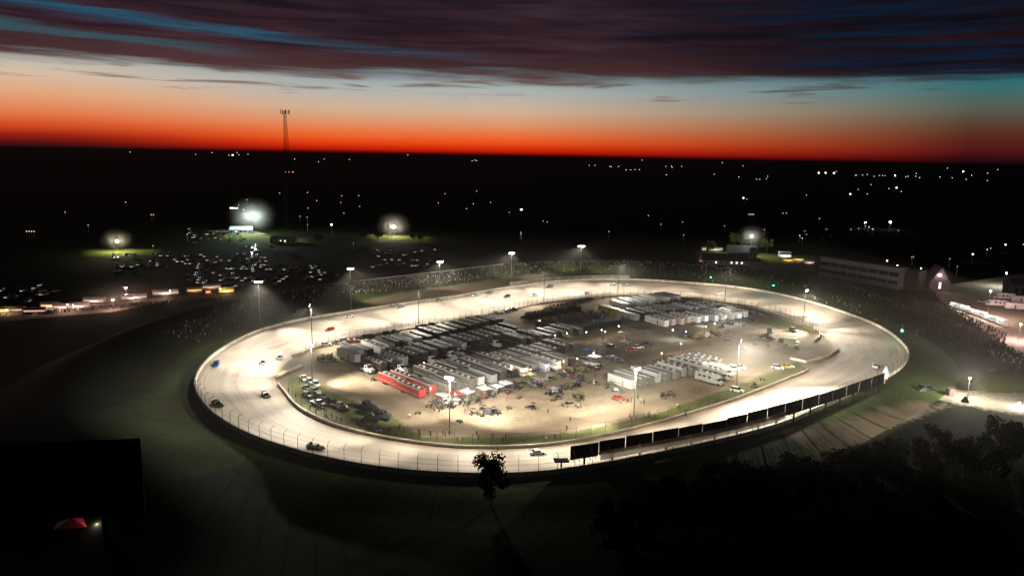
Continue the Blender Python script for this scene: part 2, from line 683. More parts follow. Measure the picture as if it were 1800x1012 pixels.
NR = 70
rows = []
gr = []
ru = []
for k in range(NR + 1):
    t = (k / NR) ** 0.8
    row = []
    for i in range(NS):
        q = INN[i] - IN_N[i] * 0.0
        p = CEN.lerp(Vector((q.x, q.y, 0)), t)
        p.z = 0.05
        row.append(p)
        pp = (p.x, p.y)
        gr.append(max(blob(pp, poly) for poly in GRASS))
        ru.append(max(smooth01(1.3 - poly_dist(pp, l) / w) for l, w in RUTS))
    rows.append(row)


def infield_material():
    m, gg, b, o = new_mat('infield_dirt')
    tcn = gg.n('ShaderNodeTexCoord')
    ob = tcn.outputs['Object']
    a = gg.n('ShaderNodeAttribute', attribute_name='grass')
    r = gg.n('ShaderNodeAttribute', attribute_name='rut')
    n1_ = gg.noise(ob, 0.10, 5, 0.6, 0.4)
    n2_ = gg.noise(ob, 0.6, 5, 0.65)
    n3_ = gg.noise(ob, 3.0, 3, 0.6)
    c = gg.ramp(gg.math('ADD', gg.math('MULTIPLY', n1_, 0.6), gg.math('MULTIPLY', n2_, 0.4)), [(0.36, (0.20, 0.15, 0.095)), (0.5, (0.30, 0.235, 0.16)), (0.64, (0.38, 0.31, 0.22))])
    rf = gg.math('MULTIPLY', r.outputs['Fac'], gg.mrange(n2_, 0.3, 0.7, 0.5, 1.0))
    c = gg.mix(gg.math('MULTIPLY', rf, 0.7), c, (0.135, 0.098, 0.06))
    gf = gg.mrange(gg.math('ADD', a.outputs['Fac'], gg.math('MULTIPLY', gg.math('SUBTRACT', n2_, 0.5), 1.6)), 0.42, 0.62, smooth=True)
    gc = gg.ramp(n3_, [(0.3, (0.060, 0.085, 0.018)), (0.7, (0.12, 0.15, 0.04))])
    gc = gg.mix(gg.mrange(n1_, 0.35, 0.65), gc, (0.17, 0.15, 0.07))
    c = gg.mix(gf, c, gc)
    gg.l(c, b.inputs['Base Color'])
    b.inputs['Roughness'].default_value = 0.95
    b.inputs['Specular IOR Level'].default_value = 0.15
    return m


tag(grid_mesh('infield_ground', rows, infield_material(), True, {'grass': gr, 'rut': ru}), 'dusty tan infield with green verges and wheel ruts', None, None, 'structure')


# grass bank outside the wall
def bank_material():
    m, gg, b, o = new_mat('bank_grass')
    tcn = gg.n('ShaderNodeTexCoord')
    ob = tcn.outputs['Object']
    n1_ = gg.noise(ob, 0.07, 5, 0.6, 0.4)
    n2_ = gg.noise(ob, 0.7, 5, 0.7)
    a = gg.n('ShaderNodeAttribute', attribute_name='worn')
    c = gg.ramp(gg.math('ADD', gg.math('MULTIPLY', n1_, 0.5), gg.math('MULTIPLY', n2_, 0.5)), [(0.36, (0.020, 0.032, 0.006)), (0.5, (0.038, 0.056, 0.011)), (0.64, (0.070, 0.074, 0.022))])
    wf = gg.mrange(gg.math('ADD', a.outputs['Fac'], gg.math('MULTIPLY', gg.math('SUBTRACT', n1_, 0.5), 1.2)), 0.3, 0.7, smooth=True)
    c = gg.mix(wf, c, (0.20, 0.15, 0.095))
    fd = gg.n('ShaderNodeAttribute', attribute_name='shade_fade')
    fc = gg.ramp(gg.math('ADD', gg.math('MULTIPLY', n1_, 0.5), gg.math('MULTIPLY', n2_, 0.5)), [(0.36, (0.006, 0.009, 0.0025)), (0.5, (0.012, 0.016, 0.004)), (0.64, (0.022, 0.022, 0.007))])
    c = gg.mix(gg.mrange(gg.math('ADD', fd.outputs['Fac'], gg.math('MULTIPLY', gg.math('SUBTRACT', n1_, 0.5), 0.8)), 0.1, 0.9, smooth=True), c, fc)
    gg.l(c, b.inputs['Base Color'])
    b.inputs['Roughness'].default_value = 0.95
    b.inputs['Specular IOR Level'].default_value = 0.1
    return m


DS = [0.0, 0.8, 2, 4, 6, 8, 11, 14, 18, 22, 26, 30, 34, 38, 44, 50, 56, 62]
YARD = pxl([(1370, 775), (1440, 756), (1540, 724), (1600, 706), (1720, 706), (1640, 748), (1430, 805)])
rows = []
worn = []
shade_fade = []
for d in DS:
    row = []
    for i in range(NS):
        p = OUT[i] + ON[i] * (d + 0.15)
        p.z = bankH(i, d) - (0.1 if d < 1 else 0)
        if d > 60:
            p.z = -0.4
        row.append(p)
        # dusty strip in front of the far stand
        f = 0.0
        if p.x < 40 and p.y > 330 and p.x > -95:
            f = smooth01((p.x + 95) / 40) * smooth01((40 - p.x) / 20) * (1 - smooth01((d - 14) / 8))
        f = max(f, blob((p.x, p.y), YARD, 6.0) * 0.75)
        worn.append(f)
        shade_fade.append(0.0 if f > 0.3 and p.x > 70 and p.y < 290 else (smooth01((d - 18) / 26.0) if p.x > 70 else smooth01((d - 1) / 18.0)) if WF[i] < 0.5 or p.x < -110 else smooth01((d - 16) / 26.0))  # bank colour darkens outward to field tone, in place of light falloff
    rows.append(row)
tag(grid_mesh('grass_bank', rows, bank_material(), True, {'worn': worn, 'shade_fade': shade_fade}), 'grassy spectator bank rising behind the track wall', None, None, 'structure')

# wide ground
LOTS = [(pxl([(1640, 505), (1800, 480), (1900, 520), (1900, 640), (1790, 620), (1700, 560), (1655, 530)]), 1.0),
        (pxl([(1560, 672), (1640, 676), (1720, 690), (1800, 690), (1900, 695), (1900, 740), (1760, 724), (1640, 700), (1570, 690)]), 1.0),
        (pxl([(1712, 690), (1738, 645), (1752, 645), (1735, 690)]), 0.8),
        (pxl([(1400, 770), (1540, 715), (1680, 710), (1620, 735), (1430, 795), (1380, 800)]), 0.8),
        (pxl([(360, 405), (440, 404), (470, 412), (430, 414), (400, 411)]), 1.0),
        (pxl([(470, 421), (540, 424), (540, 430), (480, 435), (460, 428)]), 0.9),
        (pxl([(650, 411), (700, 414), (730, 420), (690, 424), (650, 416)]), 0.8),
        (pxl([(0, 548), (220, 530), (300, 520), (300, 528), (200, 548), (0, 565)]), 0.9),
        (pxl([(150, 443), (230, 436), (270, 444), (220, 446)]), 0.6)]


POOL_LAWNS = [pxl([(380, 412), (440, 412), (540, 418), (545, 432), (500, 440), (430, 436)]), pxl([(150, 438), (280, 438), (285, 450), (205, 453), (150, 450)]), pxl([(640, 412), (760, 416), (760, 428), (660, 426)]),
         pxl([(1230, 440), (1440, 450), (1440, 462), (1230, 462)]), pxl([(1700, 655), (1800, 660), (1850, 690), (1720, 688)])]  # lawns coloured brighter where the lamps' pools of light fall


def ground():
    xs = [-40000, -9000, -2500, -1000, -700] + [-560 + 5 * k for k in range(205)] + [700, 1200, 3000, 9000, 40000]
    ys = [-9000, -1500, -300, 0, 60] + [100 + 5 * k for k in range(190)] + [1100, 1300, 1700, 2500, 4500, 9000, 20000, 60000]
    n = len(xs)
    vs, dirt, lawn = [], [], []
    for y in ys:
        for x in xs:
            z = 0.0
            vs.append((x, y, z))
            d = 0.0
            if -600 < x < 500 and 100 < y < 1100:
                for poly, k in LOTS:
                    x0 = min(q[0] for q in poly) - 8
                    x1 = max(q[0] for q in poly) + 8
                    y0 = min(q[1] for q in poly) - 8
                    y1 = max(q[1] for q in poly) + 8
                    if x0 < x < x1 and y0 < y < y1:
                        d = max(d, k * blob((x, y), poly, 5.0))
            dirt.append(d)
            lawn.append(max([blob((x, y), poly, 8.0) for poly in POOL_LAWNS if min(q[0] for q in poly) - 10 < x < max(q[0] for q in poly) + 10 and min(q[1] for q in poly) - 10 < y < max(q[1] for q in poly) + 10] or [0.0]))  # lawn holds the mask of the painted lamp pools
    fs = []
    for j in range(len(ys) - 1):
        for i in range(n - 1):
            fs.append((j * n + i, j * n + i + 1, (j + 1) * n + i + 1, (j + 1) * n + i))
    m, gg, b, o = new_mat('fields')
    tcn = gg.n('ShaderNodeTexCoord')
    ob = tcn.outputs['Object']
    a = gg.n('ShaderNodeAttribute', attribute_name='dirt')
    n1_ = gg.noise(ob, 0.05, 5, 0.6, 0.4)
    n2_ = gg.noise(ob, 0.5, 5, 0.65)
    c = gg.ramp(gg.math('ADD', gg.math('MULTIPLY', n1_, 0.5), gg.math('MULTIPLY', n2_, 0.5)), [(0.36, (0.006, 0.009, 0.0025)), (0.5, (0.012, 0.016, 0.004)), (0.64, (0.022, 0.022, 0.007))])
    df = gg.mrange(gg.math('ADD', a.outputs['Fac'], gg.math('MULTIPLY', gg.math('SUBTRACT', n2_, 0.5), 1.0)), 0.3, 0.7, smooth=True)
    dc = gg.ramp(n2_, [(0.3, (0.16, 0.125, 0.09)), (0.7, (0.28, 0.24, 0.19))])
    c = gg.mix(df, c, dc)
    lw = gg.n('ShaderNodeAttribute', attribute_name='lawn')  # mask of the painted lamp pools
    c = gg.mix(gg.mrange(gg.math('ADD', lw.outputs['Fac'], gg.math('MULTIPLY', gg.math('SUBTRACT', n2_, 0.5), 0.6)), 0.1, 1.1, smooth=True), c, (0.14, 0.16, 0.035))  # lamp pools painted into the grass colour
    gg.l(c, b.inputs['Base Color'])
    b.inputs['Roughness'].default_value = 0.95
    b.inputs['Specular IOR Level'].default_value = 0.05
    me = bpy.data.meshes.new('ground')
    me.from_pydata(vs, [], fs)
    me.materials.append(m)
    at = me.attributes.new('dirt', 'FLOAT', 'POINT')
    at.data.foreach_set('value', dirt)
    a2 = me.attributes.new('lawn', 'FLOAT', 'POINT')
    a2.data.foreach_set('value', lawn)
    o = bpy.data.objects.new('ground', me)
    col.objects.link(o)
    tag(o, 'dark fields and gravel lots reaching the horizon', None, None, 'structure')


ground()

# ---------------------------------------------------------------- floodlight poles
def spot(loc, aim, power, size=120, blend=0.7, c=(1.0, 0.925, 0.79), rad=0.6):
    L = bpy.data.lights.new('floodlight_beam', 'SPOT')
    L.energy = power
    L.spot_size = radians(size)
    L.spot_blend = blend
    L.color = c
    L.shadow_soft_size = rad
    o = bpy.data.objects.new('floodlight_beam', L)
    o.location = loc
    d = Vector(aim) - Vector(loc)
    o.rotation_euler = d.to_track_quat('-Z', 'Y').to_euler()
    col.objects.link(o)
    return o


def point(loc, power, c=(1, 0.95, 0.85), rad=0.3, parent=None):
    L = bpy.data.lights.new('lamp_light', 'POINT')
    L.energy = power
    L.color = c
    L.shadow_soft_size = rad
    o = bpy.data.objects.new('lamp_light', L)
    o.location = loc
    col.objects.link(o)
    if parent:
        o.parent = parent
    return o


def flood_pole(base, h, aim, power, label, nhead=6, spread=1.6, size=125, dark=False, glow='lamp', aims=None):
    """steel pole with a crossbar of floodlight heads; heads face aim"""
    base = Vector(base)
    d = Vector((aim[0] - base.x, aim[1] - base.y, 0)).normalized()
    rz = atan2(d.y, d.x)
    t = tag(empty('floodlight_pole', base, rz), label, 'light pole', 'floodlight poles around the track')
    b = MB()
    b.tube((0, 0, 0), (0, 0, h), 0.19, 0.10, 8)
    b.build('pole', M['dark_steel'] if dark else M['steel'], t, True)
    b = MB()
    b.box(-0.08, 0.08, -spread, spread, h - 0.1, h + 0.08)
    b.box(-0.08, 0.08, -spread * 0.8, spread * 0.8, h - 0.9, h - 0.74)
    b.build('crossbar', M['dark_steel'], t)
    for k in range(nhead):
        y = -spread + 2 * spread * (k + 0.5) / nhead
        hb = MB()
        hb.loft([(0.1, 0.16, 0.16, h - 0.16, h + 0.16), (0.45, 0.27, 0.27, h - 0.38, h + 0.18)])
        hd = hb.build('lamp_head', M['dark_steel'], t)
        hd.location = (0, y, 0)
        fb = MB()
        fb.loft([(0.46, 0.26, 0.26, h - 0.37, h + 0.17), (0.52, 0.24, 0.24, h - 0.36, h + 0.14)])
        fc = fb.build('lens', M[glow], hd)
    for am, pw, sz in (aims or []):
        p = base + d * 0.9 + Vector((0, 0, h - 0.75))
        s = spot(p, am, pw, sz, 1.0)
        s.parent = t
        s.matrix_parent_inverse = (Matrix.Translation(base) @ Matrix.Rotation(rz, 4, 'Z')).inverted()
    return t


def pole_px(base_px, top_y, outer, aim_px, power, label, z=None, **kw):
    if outer:
        b = ring_point(*base_px)
    else:
        b = P(base_px[0], base_px[1], 0.05)
    # height from the photo's pole top
    dist = (b - Vector((0, 0, CAM_H))).dot(Vector(Fv))
    h = (base_px[1] - top_y) / FOC * dist / cos(PIT)
    a = P(aim_px[0], aim_px[1], 1.0)
    i = nearest(a, OUT)[0]
    aims = []
    ex = kw.pop('inward', [])
    for sg, side, fr_, sz in ((1, 0, 0.15, 84), (1, 20, 0.34, 62), (-1, 20, 0.34, 62), (1, 42, 0.85, 44), (-1, 42, 0.85, 44)):
        j = i
        L = 0.0
        while L < side:
            L += (OUT[(j + sg) % NS] - OUT[j]).length
            j = (j + sg) % NS
        q = INN[j].lerp(OUT[j], 0.5)
        q.z = 1.0
        aims.append((q, power * fr_, sz))
    if not outer:
        aims.append((b + Vector((0.5, 0.5, 0)), power * 0.09, 120))
    for (x, y, pw) in ex:
        aims.append((P(x, y, 0), pw * 3300, 74))
    return flood_pole(b, h, a, power, label, aims=aims, **kw)


KW = 2000.0
pole_px((457, 566), 495, True, (480, 640), 70 * KW, 'steel floodlight pole on the grass outside the first far turn', nhead=5)
pole_px((617, 545), 472, True, (660, 570), 60 * KW, 'floodlight pole by the near end of the long stand fence', nhead=6, inward=[(690, 520, 20)])
pole_px((773, 522), 460, True, (830, 555), 60 * KW, 'floodlight pole halfway along the long stand fence', nhead=6, inward=[(740, 505, 16), (840, 496, 16)])
pole_px((898.5, 500), 445, True, (930, 535), 60 * KW, 'floodlight pole at the far end of the stand fence', nhead=6, inward=[(850, 488, 14), (960, 478, 14)])
pole_px((1020, 489), 433, True, (1050, 520), 60 * KW, 'tallest floodlight pole, in front of the crowd past the stand', nhead=8, spread=2.0, inward=[(960, 480, 14), (1110, 476, 14)])
# poles on the infield edge, facing the track
pole_px((549, 612), 536, False, (470, 610), 60 * KW, 'floodlight pole by the pit gate nearest the first turn', nhead=4, dark=True, inward=[(620, 615, 25)])
pole_px((549, 673), 603, False, (450, 700), 85 * KW, 'floodlight pole rising from the parked cars on the grass verge', nhead=4, dark=True, inward=[(650, 670, 40)])
pole_px((736, 571), 504, False, (720, 545), 45 * KW, 'thin dark floodlight pole behind the back row of haulers', nhead=5, dark=True, inward=[(740, 585, 20)])
pole_px((956, 530), 474, False, (930, 512), 45 * KW, 'dark floodlight pole above the infield bleachers', nhead=5, dark=True, inward=[(930, 552, 30)])
pole_px((1086, 517), 463, False, (1090, 500), 60 * KW, 'dark floodlight pole behind the yellow sided hauler', nhead=5, dark=True, inward=[(1100, 535, 25), (1190, 600, 40)])
pole_px((1274, 531), 478, False, (1320, 520), 62 * KW, 'floodlight pole on the curved fence by the dark parked trucks', nhead=5, dark=True, inward=[(1260, 548, 8), (1300, 490, 16)])
pole_px((1412, 567), 510, False, (1480, 575), 70 * KW, 'floodlight pole where the infield fence bends at the far turn', nhead=5, dark=True, inward=[(1330, 590, 14), (1380, 620, 18), (1470, 535, 24)])
pole_px((790, 763), 660, False, (740, 812), 85 * KW, 'floodlight pole on the near verge below the red haulers', nhead=5, spread=1.3, inward=[(860, 700, 60), (950, 715, 50), (690, 705, 36)])
pole_px((1113, 754), 645, False, (1170, 770), 75 * KW, 'floodlight pole on the near verge beside the white trailer', nhead=5, spread=1.3, inward=[(1020, 700, 60), (1210, 670, 40), (1100, 680, 20), (1000, 740, 30)])
pole_px((1294, 680), 597, False, (1420, 690), 88 * KW, 'floodlight pole in the dusty corner past the motorhomes', nhead=5, spread=1.3, inward=[(1240, 625, 34), (1350, 610, 45), (1330, 655, 18), (1500, 722, 125), (1420, 760, 60)])
pole_px((1427, 578), 556, False, (1480, 610), 22 * KW, 'short lit light tower at the end of the curved fence', nhead=3, spread=0.9, inward=[(1330, 600, 16), (1260, 605, 26)])
pole_px((846, 552), 530, False, (830, 560), 14 * KW, 'low lamp pole glaring beside the back straight', nhead=2, spread=0.6)

# ---------------------------------------------------------------- haze of dust held over the track
def haze():
    m = bpy.data.materials.new('dust_haze')
    m.use_nodes = True
    t = m.node_tree
    t.nodes.clear()
    gg = NG(t)
    out = gg.n('ShaderNodeOutputMaterial')
    v = gg.n('ShaderNodeVolumePrincipled')
    v.inputs['Color'].default_value = (0.9, 0.86, 0.78, 1)
    v.inputs['Density'].default_value = 0.0006
    v.inputs['Anisotropy'].default_value = 0.2
    gg.l(v.outputs[0], out.inputs['Volume'])
    b = MB()
    b.box(-185, 215, 150, 520, -1.0, 25.0)
    o = b.build('haze', m)
    tag(o, 'thin dusty haze hanging in the floodlights over the speedway', None, None, 'stuff')


haze()

# thicker dust where the cars throw it up
def dust(x, y, rx, ry, rz_, den, lab, zc=3.0):
    m = bpy.data.materials['dust_haze'].copy()
    gg = NG(m.node_tree)
    tcn = gg.n('ShaderNodeTexCoord')
    gr_ = gg.n('ShaderNodeTexGradient', gradient_type='QUADRATIC_SPHERE')
    gg.l(tcn.outputs['Object'], gr_.inputs[0])
    gg.l(gg.math('MULTIPLY', gr_.outputs['Fac'], den * 2.5), m.node_tree.nodes['Principled Volume'].inputs['Density'])
    mb = MB()
    mb.ball((0, 0, 0), 1.0, 24, 12)
    o = mb.build('haze', m)
    c = P(x, y, 0)
    o.location = (c.x, c.y, zc)
    o.scale = (rx, ry, rz_)
    o.rotation_euler = (0, 0, 0.7)
    tag(o, lab, None, None, 'stuff')


dust(1310, 640, 55, 24, 11, 0.007, 'pale dust cloud drifting over the far right infield corner')
dust(800, 690, 26, 18, 9, 0.0065, 'bright dust hanging over the front row work lights')
dust(1160, 690, 34, 16, 9, 0.0055, 'dust drifting past the white trailer by the near verge')

for x_, y_, r_, z_, d_, zc_, l_ in ((445, 412, 24, 21, 0.0055, 17, 'added haze ball for the glow round the distant teal lamp'), (692, 416, 19, 16, 0.005, 10, 'added haze ball for the glow round the distant white lamp'), (207, 443, 14, 11, 0.004, 9, 'added haze ball for the glow round the lone lawn lamp'),
                                    (1319, 450, 15, 13, 0.004, 15, 'added haze ball for the glow round the concession hall lamp'), (1648, 512, 10, 8, 0.009, 10, 'added haze ball for the glow round the pink house lamp'), (215, 535, 26, 9, 0.008, 5, 'added haze ball for the glow over the food trailers')):
    dust(x_, y_, r_, r_, z_, d_, l_, zc_)  # haze balls added round lamps and food row to give a lens-like glow
# ---------------------------------------------------------------- walls and fences
def arc(pts, nrm, a_px, b_px, spacing, za=0.0, zb=0.0, off=0.0):
    """points every `spacing` metres along the outline, counter-clockwise from a to b: (point, outward normal)"""
    i0 = nearest(P(a_px[0], a_px[1], za), pts)[0]
    i1 = nearest(P(b_px[0], b_px[1], zb), pts)[0]
    if a_px == b_px:
        i1 = i0 + NS
    if i1 <= i0:
        i1 += NS
    res = []
    carry = 0.0
    for k in range(i0, i1):
        a = pts[k % NS] + nrm[k % NS] * off
        b = pts[(k + 1) % NS] + nrm[(k + 1) % NS] * off
        L = (b - a).length
        t = carry
        while t < L:
            res.append((a.lerp(b, t / L), nrm[k % NS].lerp(nrm[(k + 1) % NS], t / L).normalized()))
            t += spacing
        carry = t - L
    return res


def strip_wall(name, pn, z0, z1, th, mat, parent=None, closed=False, mi=0):
    mb = MB()
    vs = []
    for p, nn in pn:
        q = p + nn * th
        zz = p.z
        vs += [(p.x, p.y, zz + z0), (p.x, p.y, zz + z1), (q.x, q.y, zz + z1), (q.x, q.y, zz + z0)]
    fs = []
    n = len(pn)
    for i in range(n if closed else n - 1):
        a = 4 * i
        b = 4 * ((i + 1) % n)
        for k in range(4):
            fs.append((a + k, a + (k + 1) % 4, b + (k + 1) % 4, b + k))
    if not closed:
        fs += [(3, 2, 1, 0), (4 * n - 4, 4 * n - 3, 4 * n - 2, 4 * n - 1)]
    mb.add(vs, fs)
    return mb.build(name, mat, parent)


wp = [(OUT[i], ON[i]) for i in range(NS)]
tw = tag(empty('track_wall', (OUT[0].x, OUT[0].y, ZB)), 'pale concrete crash wall running round the outside of the oval', 'wall')


def relparent(o, par):
    o.parent = par
    o.matrix_parent_inverse = Matrix.Translation(par.location).inverted()
    return o


relparent(strip_wall('wall', wp, -0.3, 1.15, 0.45, M['concrete'], None, True), tw)
M['advert_red'] = plain('faded_red_print', (0.42, 0.12, 0.08), 0.7, 0, 0.3, 4)
M['advert_dark'] = plain('dark_print', (0.10, 0.08, 0.07), 0.7, 0, 0.3, 4)
M['advert_green'] = plain('green_print', (0.2, 0.3, 0.08), 0.7, 0, 0.3, 4)
for k, (a, b, mk_) in enumerate([((1240, 500), (1222, 499), 'advert_red'), ((1208, 498), (1190, 497), 'advert_red'), ((1172, 496), (1150, 495), 'advert_red'), ((1300, 506), (1285, 505), 'advert_dark'),
                                 ((830, 517), (812, 520), 'advert_dark'), ((788, 525), (765, 528), 'advert_green'), ((752, 530), (736, 532), 'advert_dark'),
                                 ((700, 537), (680, 540), 'advert_dark'), ((545, 560), (533, 562), 'advert_dark'), ((500, 570), (490, 573), 'advert_dark'), ((462, 581), (453, 585), 'advert_dark'), ((437, 591), (430, 595), 'advert_dark')]):
    pn = arc(OUT, ON, a, b, 1.0, ZB, ZB)
    if len(pn) < 3 or len(pn) > 60:
        continue
    # broken lettering-like marks painted on the face
    mb = MB()
    for j in range(0, len(pn) - 1):
        if (j * 7 + k) % 5 == 3:
            continue
        (p, nn), (q, n2q) = pn[j], pn[j + 1]
        h0, h1 = 0.25, 0.6 + 0.35 * ((j * 13 + k) % 3) / 2
        p2 = p.lerp(q, 0.75)
        i_ = -0.02
        mb.add([(p.x + nn.x * i_, p.y + nn.y * i_, ZB + h0), (p2.x + nn.x * i_, p2.y + nn.y * i_, ZB + h0), (p2.x + nn.x * i_, p2.y + nn.y * i_, ZB + h1), (p.x + nn.x * i_, p.y + nn.y * i_, ZB + h1)], [(0, 1, 2, 3)])
    relparent(mb.build('wall_advert', M[mk_]), tw)

# a second, raised wall standing behind the crash wall
sw = arc(OUT, ON, (1112, 490), (905, 504), 2.0, ZB, ZB, 7.0)
for p, _ in sw:
    p.z = bankH(nearest(p, OUT)[0], 7.0)
tw2 = tag(empty('advert_wall', sw[0][0]), 'second pale lettered wall curving behind the crash wall under the tallest pole', 'wall')
relparent(strip_wall('wall', sw, -0.2, 1.9, 0.3, M['concrete']), tw2)
mb = MB()
for j in range(4, len(sw) - 8):
    (p, nn), (q, _) = sw[j], sw[j + 1]
    if j % 6 == 5:
        continue
    for s_ in range(2):
        a = p.lerp(q, s_ * 0.5)
        b = p.lerp(q, s_ * 0.5 + 0.33)
        mb.add([(a.x - nn.x * .03, a.y - nn.y * .03, a.z + 0.7), (b.x - nn.x * .03, b.y - nn.y * .03, a.z + 0.7), (b.x - nn.x * .03, b.y - nn.y * .03, a.z + 1.5), (a.x - nn.x * .03, a.y - nn.y * .03, a.z + 1.5)], [(0, 1, 2, 3)])
relparent(mb.build('lettering', M['advert_dark']), tw2)

# inner walls
for (a, b, lab, h) in (((488, 676), (1427, 649), 'low pale wall along the near edge of the infield', 0.95),
                       ((1450, 592), (1055, 523), 'whitish low wall along the far curved edge of the infield', 0.9),
                       ((1050, 524), (552, 613), 'low brown dusty wall along the back straight side of the infield', 0.8)):
    pn = arc(INN, IN_N, a, b, 2.2, 0, 0, -0.5)
    w_ = tag(empty('infield_wall', pn[0][0]), lab, 'wall')
    relparent(strip_wall('wall', pn, 0.0, h, 0.4, M['concrete']), w_)
# short stub walls at the pit openings
for pl, lab in (([(1389, 631), (1415.6, 637), (1455, 627), (1473, 615)], 'curved pale stub wall enclosing the dusty corner of the infield'),
                ([(512, 627), (530, 622), (552, 613)], 'short earth-coloured stub wall at the first turn pit gate'),
                ([(483, 664), (497, 657), (515, 650), (530, 643)], 'short pale barrier leaning across the first turn pit opening'),
                ([(1442, 587), (1441, 594), (1432, 600)], 'short white curved barrier below the lit light tower')):
    pts = [P(x, y, 0.05) for x, y in pl]
    pn = []
    for i, p in enumerate(pts):
        d = (pts[min(i + 1, len(pts) - 1)] - pts[max(i - 1, 0)]).normalized()
        pn.append((p, Vector((d.y, -d.x, 0))))
    w_ = tag(empty('barrier', pn[0][0]), lab, 'barrier')
    relparent(strip_wall('wall', pn, 0.0, 0.9, 0.4, M['concrete']), w_)


def catch_fence(lab, pn, h, r, bend, cables, name='catch_fence', mat='dark_steel', group='catch fences'):
    t = tag(empty(name, pn[0][0]), lab, 'fence', group)
    mbs = MB()
    for k, (p, nn) in enumerate(pn):
        tgt = MB() if k < 100 else mbs
        a = Vector(p)
        b = a + Vector((0, 0, h))
        tgt.tube(a, b, r, r * 0.8, 5)
        if bend:
            c = b - nn * 0.5 + Vector((0, 0, 0.45))
            d = c - nn * 0.75 + Vector((0, 0, 0.15))
            tgt.tube(b, c, r * 0.8, r * 0.7, 5)
            tgt.tube(c, d, r * 0.7, r * 0.6, 5)
        if k < 100:
            relparent(tgt.build('post', M[mat]), t)
    if mbs.v:
        tag(relparent(mbs.build('posts', M[mat]), t), None, None, None, 'stuff')
    for z in cables:
        w = MB()
        for (p, _), (q, _) in zip(pn[:-1], pn[1:]):
            w.tube(Vector(p) + Vector((0, 0, z)), Vector(q) + Vector((0, 0, z)), 0.022, 0.022, 3, cap=False)
        relparent(w.build('cable', M[mat]), t)
    return t


def raise_z(pn, z):
    return [(Vector((p.x, p.y, z)), n_) for p, n_ in pn]


def clay_h(p):
    i, d = nearest(p, OUT)
    j, e = nearest(p, INN)
    return ZB * (e / (d + e)) ** 1.6


catch_fence('catch fence with curved post tops along the near wall of the first turn', raise_z(arc(OUT, ON, (345, 688), (1000, 831), 4.8, ZB, ZB, 0.7), ZB + 0.1), 4.4, 0.075, True, (1.6, 2.8, 4.0))
catch_fence('catch fence with curved post tops behind the row of billboards', raise_z(arc(OUT, ON, (1005, 829), (1594, 630), 4.8, ZB, ZB, 0.7), ZB + 0.1), 4.4, 0.07, True, (1.6, 2.8, 4.0))
catch_fence('low post fence standing along the near verge of the infield', raise_z(arc(INN, IN_N, (500, 692), (1290, 706), 4.9, 0, 0, -1.3), 0.05), 3.9, 0.06, False, (1.3, 2.6, 3.8))
catch_fence('infield fence of close thin posts along the far curve', raise_z(arc(INN, IN_N, (1446, 589), (1060, 523), 4.0, 0, 0, -1.3), 0.05), 4.3, 0.075, False, (1.4, 2.8, 4.2))
catch_fence('infield fence of close thin posts along the back straight', raise_z(arc(INN, IN_N, (1058, 523), (530, 624), 3.7, 0, 0, -1.3), 0.05), 4.0, 0.07, False, (1.4, 2.7, 3.9))
# the dark screen lashed to the near catch fence
pn = raise_z(arc(OUT, ON, (1046, 821), (1380, 746), 2.4, ZB, ZB, 0.95), ZB)
sc_ = tag(empty('fence_screen', pn[0][0]), 'long brown mesh screen lashed low on the fence behind the billboards', 'screen')
m, gg, b_, o_ = new_mat('screen_mesh')
b_.inputs['Base Color'].default_value = (0.3, 0.25, 0.2, 1)
b_.inputs['Roughness'].default_value = 0.9
b_.inputs['Transmission Weight'].default_value = 0.0
tr = gg.n('ShaderNodeBsdfTranslucent')
tr.inputs[0].default_value = (0.62, 0.54, 0.44, 1)
tp_ = gg.n('ShaderNodeBsdfTransparent')
ad2 = gg.n('ShaderNodeMixShader')
ad2.inputs[0].default_value = 0.42
ad = gg.n('ShaderNodeMixShader')
ad.inputs[0].default_value = 0.75
gg.l(b_.outputs[0], ad.inputs[1])
gg.l(tr.outputs[0], ad.inputs[2])
gg.l(ad.outputs[0], ad2.inputs[1])
gg.l(tp_.outputs[0], ad2.inputs[2])
gg.l(ad2.outputs[0], o_.inputs[0])
M['screen'] = m
relparent(strip_wall('screen', pn, 2.1, 4.4, 0.03, M['screen']), sc_)

# ---------------------------------------------------------------- billboards seen from behind
bb_base = [(1025, 837), (1074, 829), (1122, 820), (1168, 813), (1212, 803), (1253, 794), (1292, 785), (1329, 775), (1361, 766), (1391, 757), (1420, 747.5), (1447, 738), (1472, 729), (1496, 720), (1518, 711.5), (1540, 703)]
bb_x = [(1001, 1050), (1051.5, 1097), (1098, 1144), (1145.5, 1189), (1190.5, 1231), (1232.5, 1274), (1275, 1310), (1311, 1345), (1346, 1376), (1377.5, 1406), (1407.5, 1435), (1436, 1460), (1461, 1484), (1485, 1506), (1507, 1528), (1529, 1550)]


def line_y(x, tab):
    for (x0, y0), (x1, y1) in zip(tab[:-1], tab[1:]):
        if x <= x1:
            return y0 + (y1 - y0) * (x - x0) / (x1 - x0)
    return tab[-1][1]


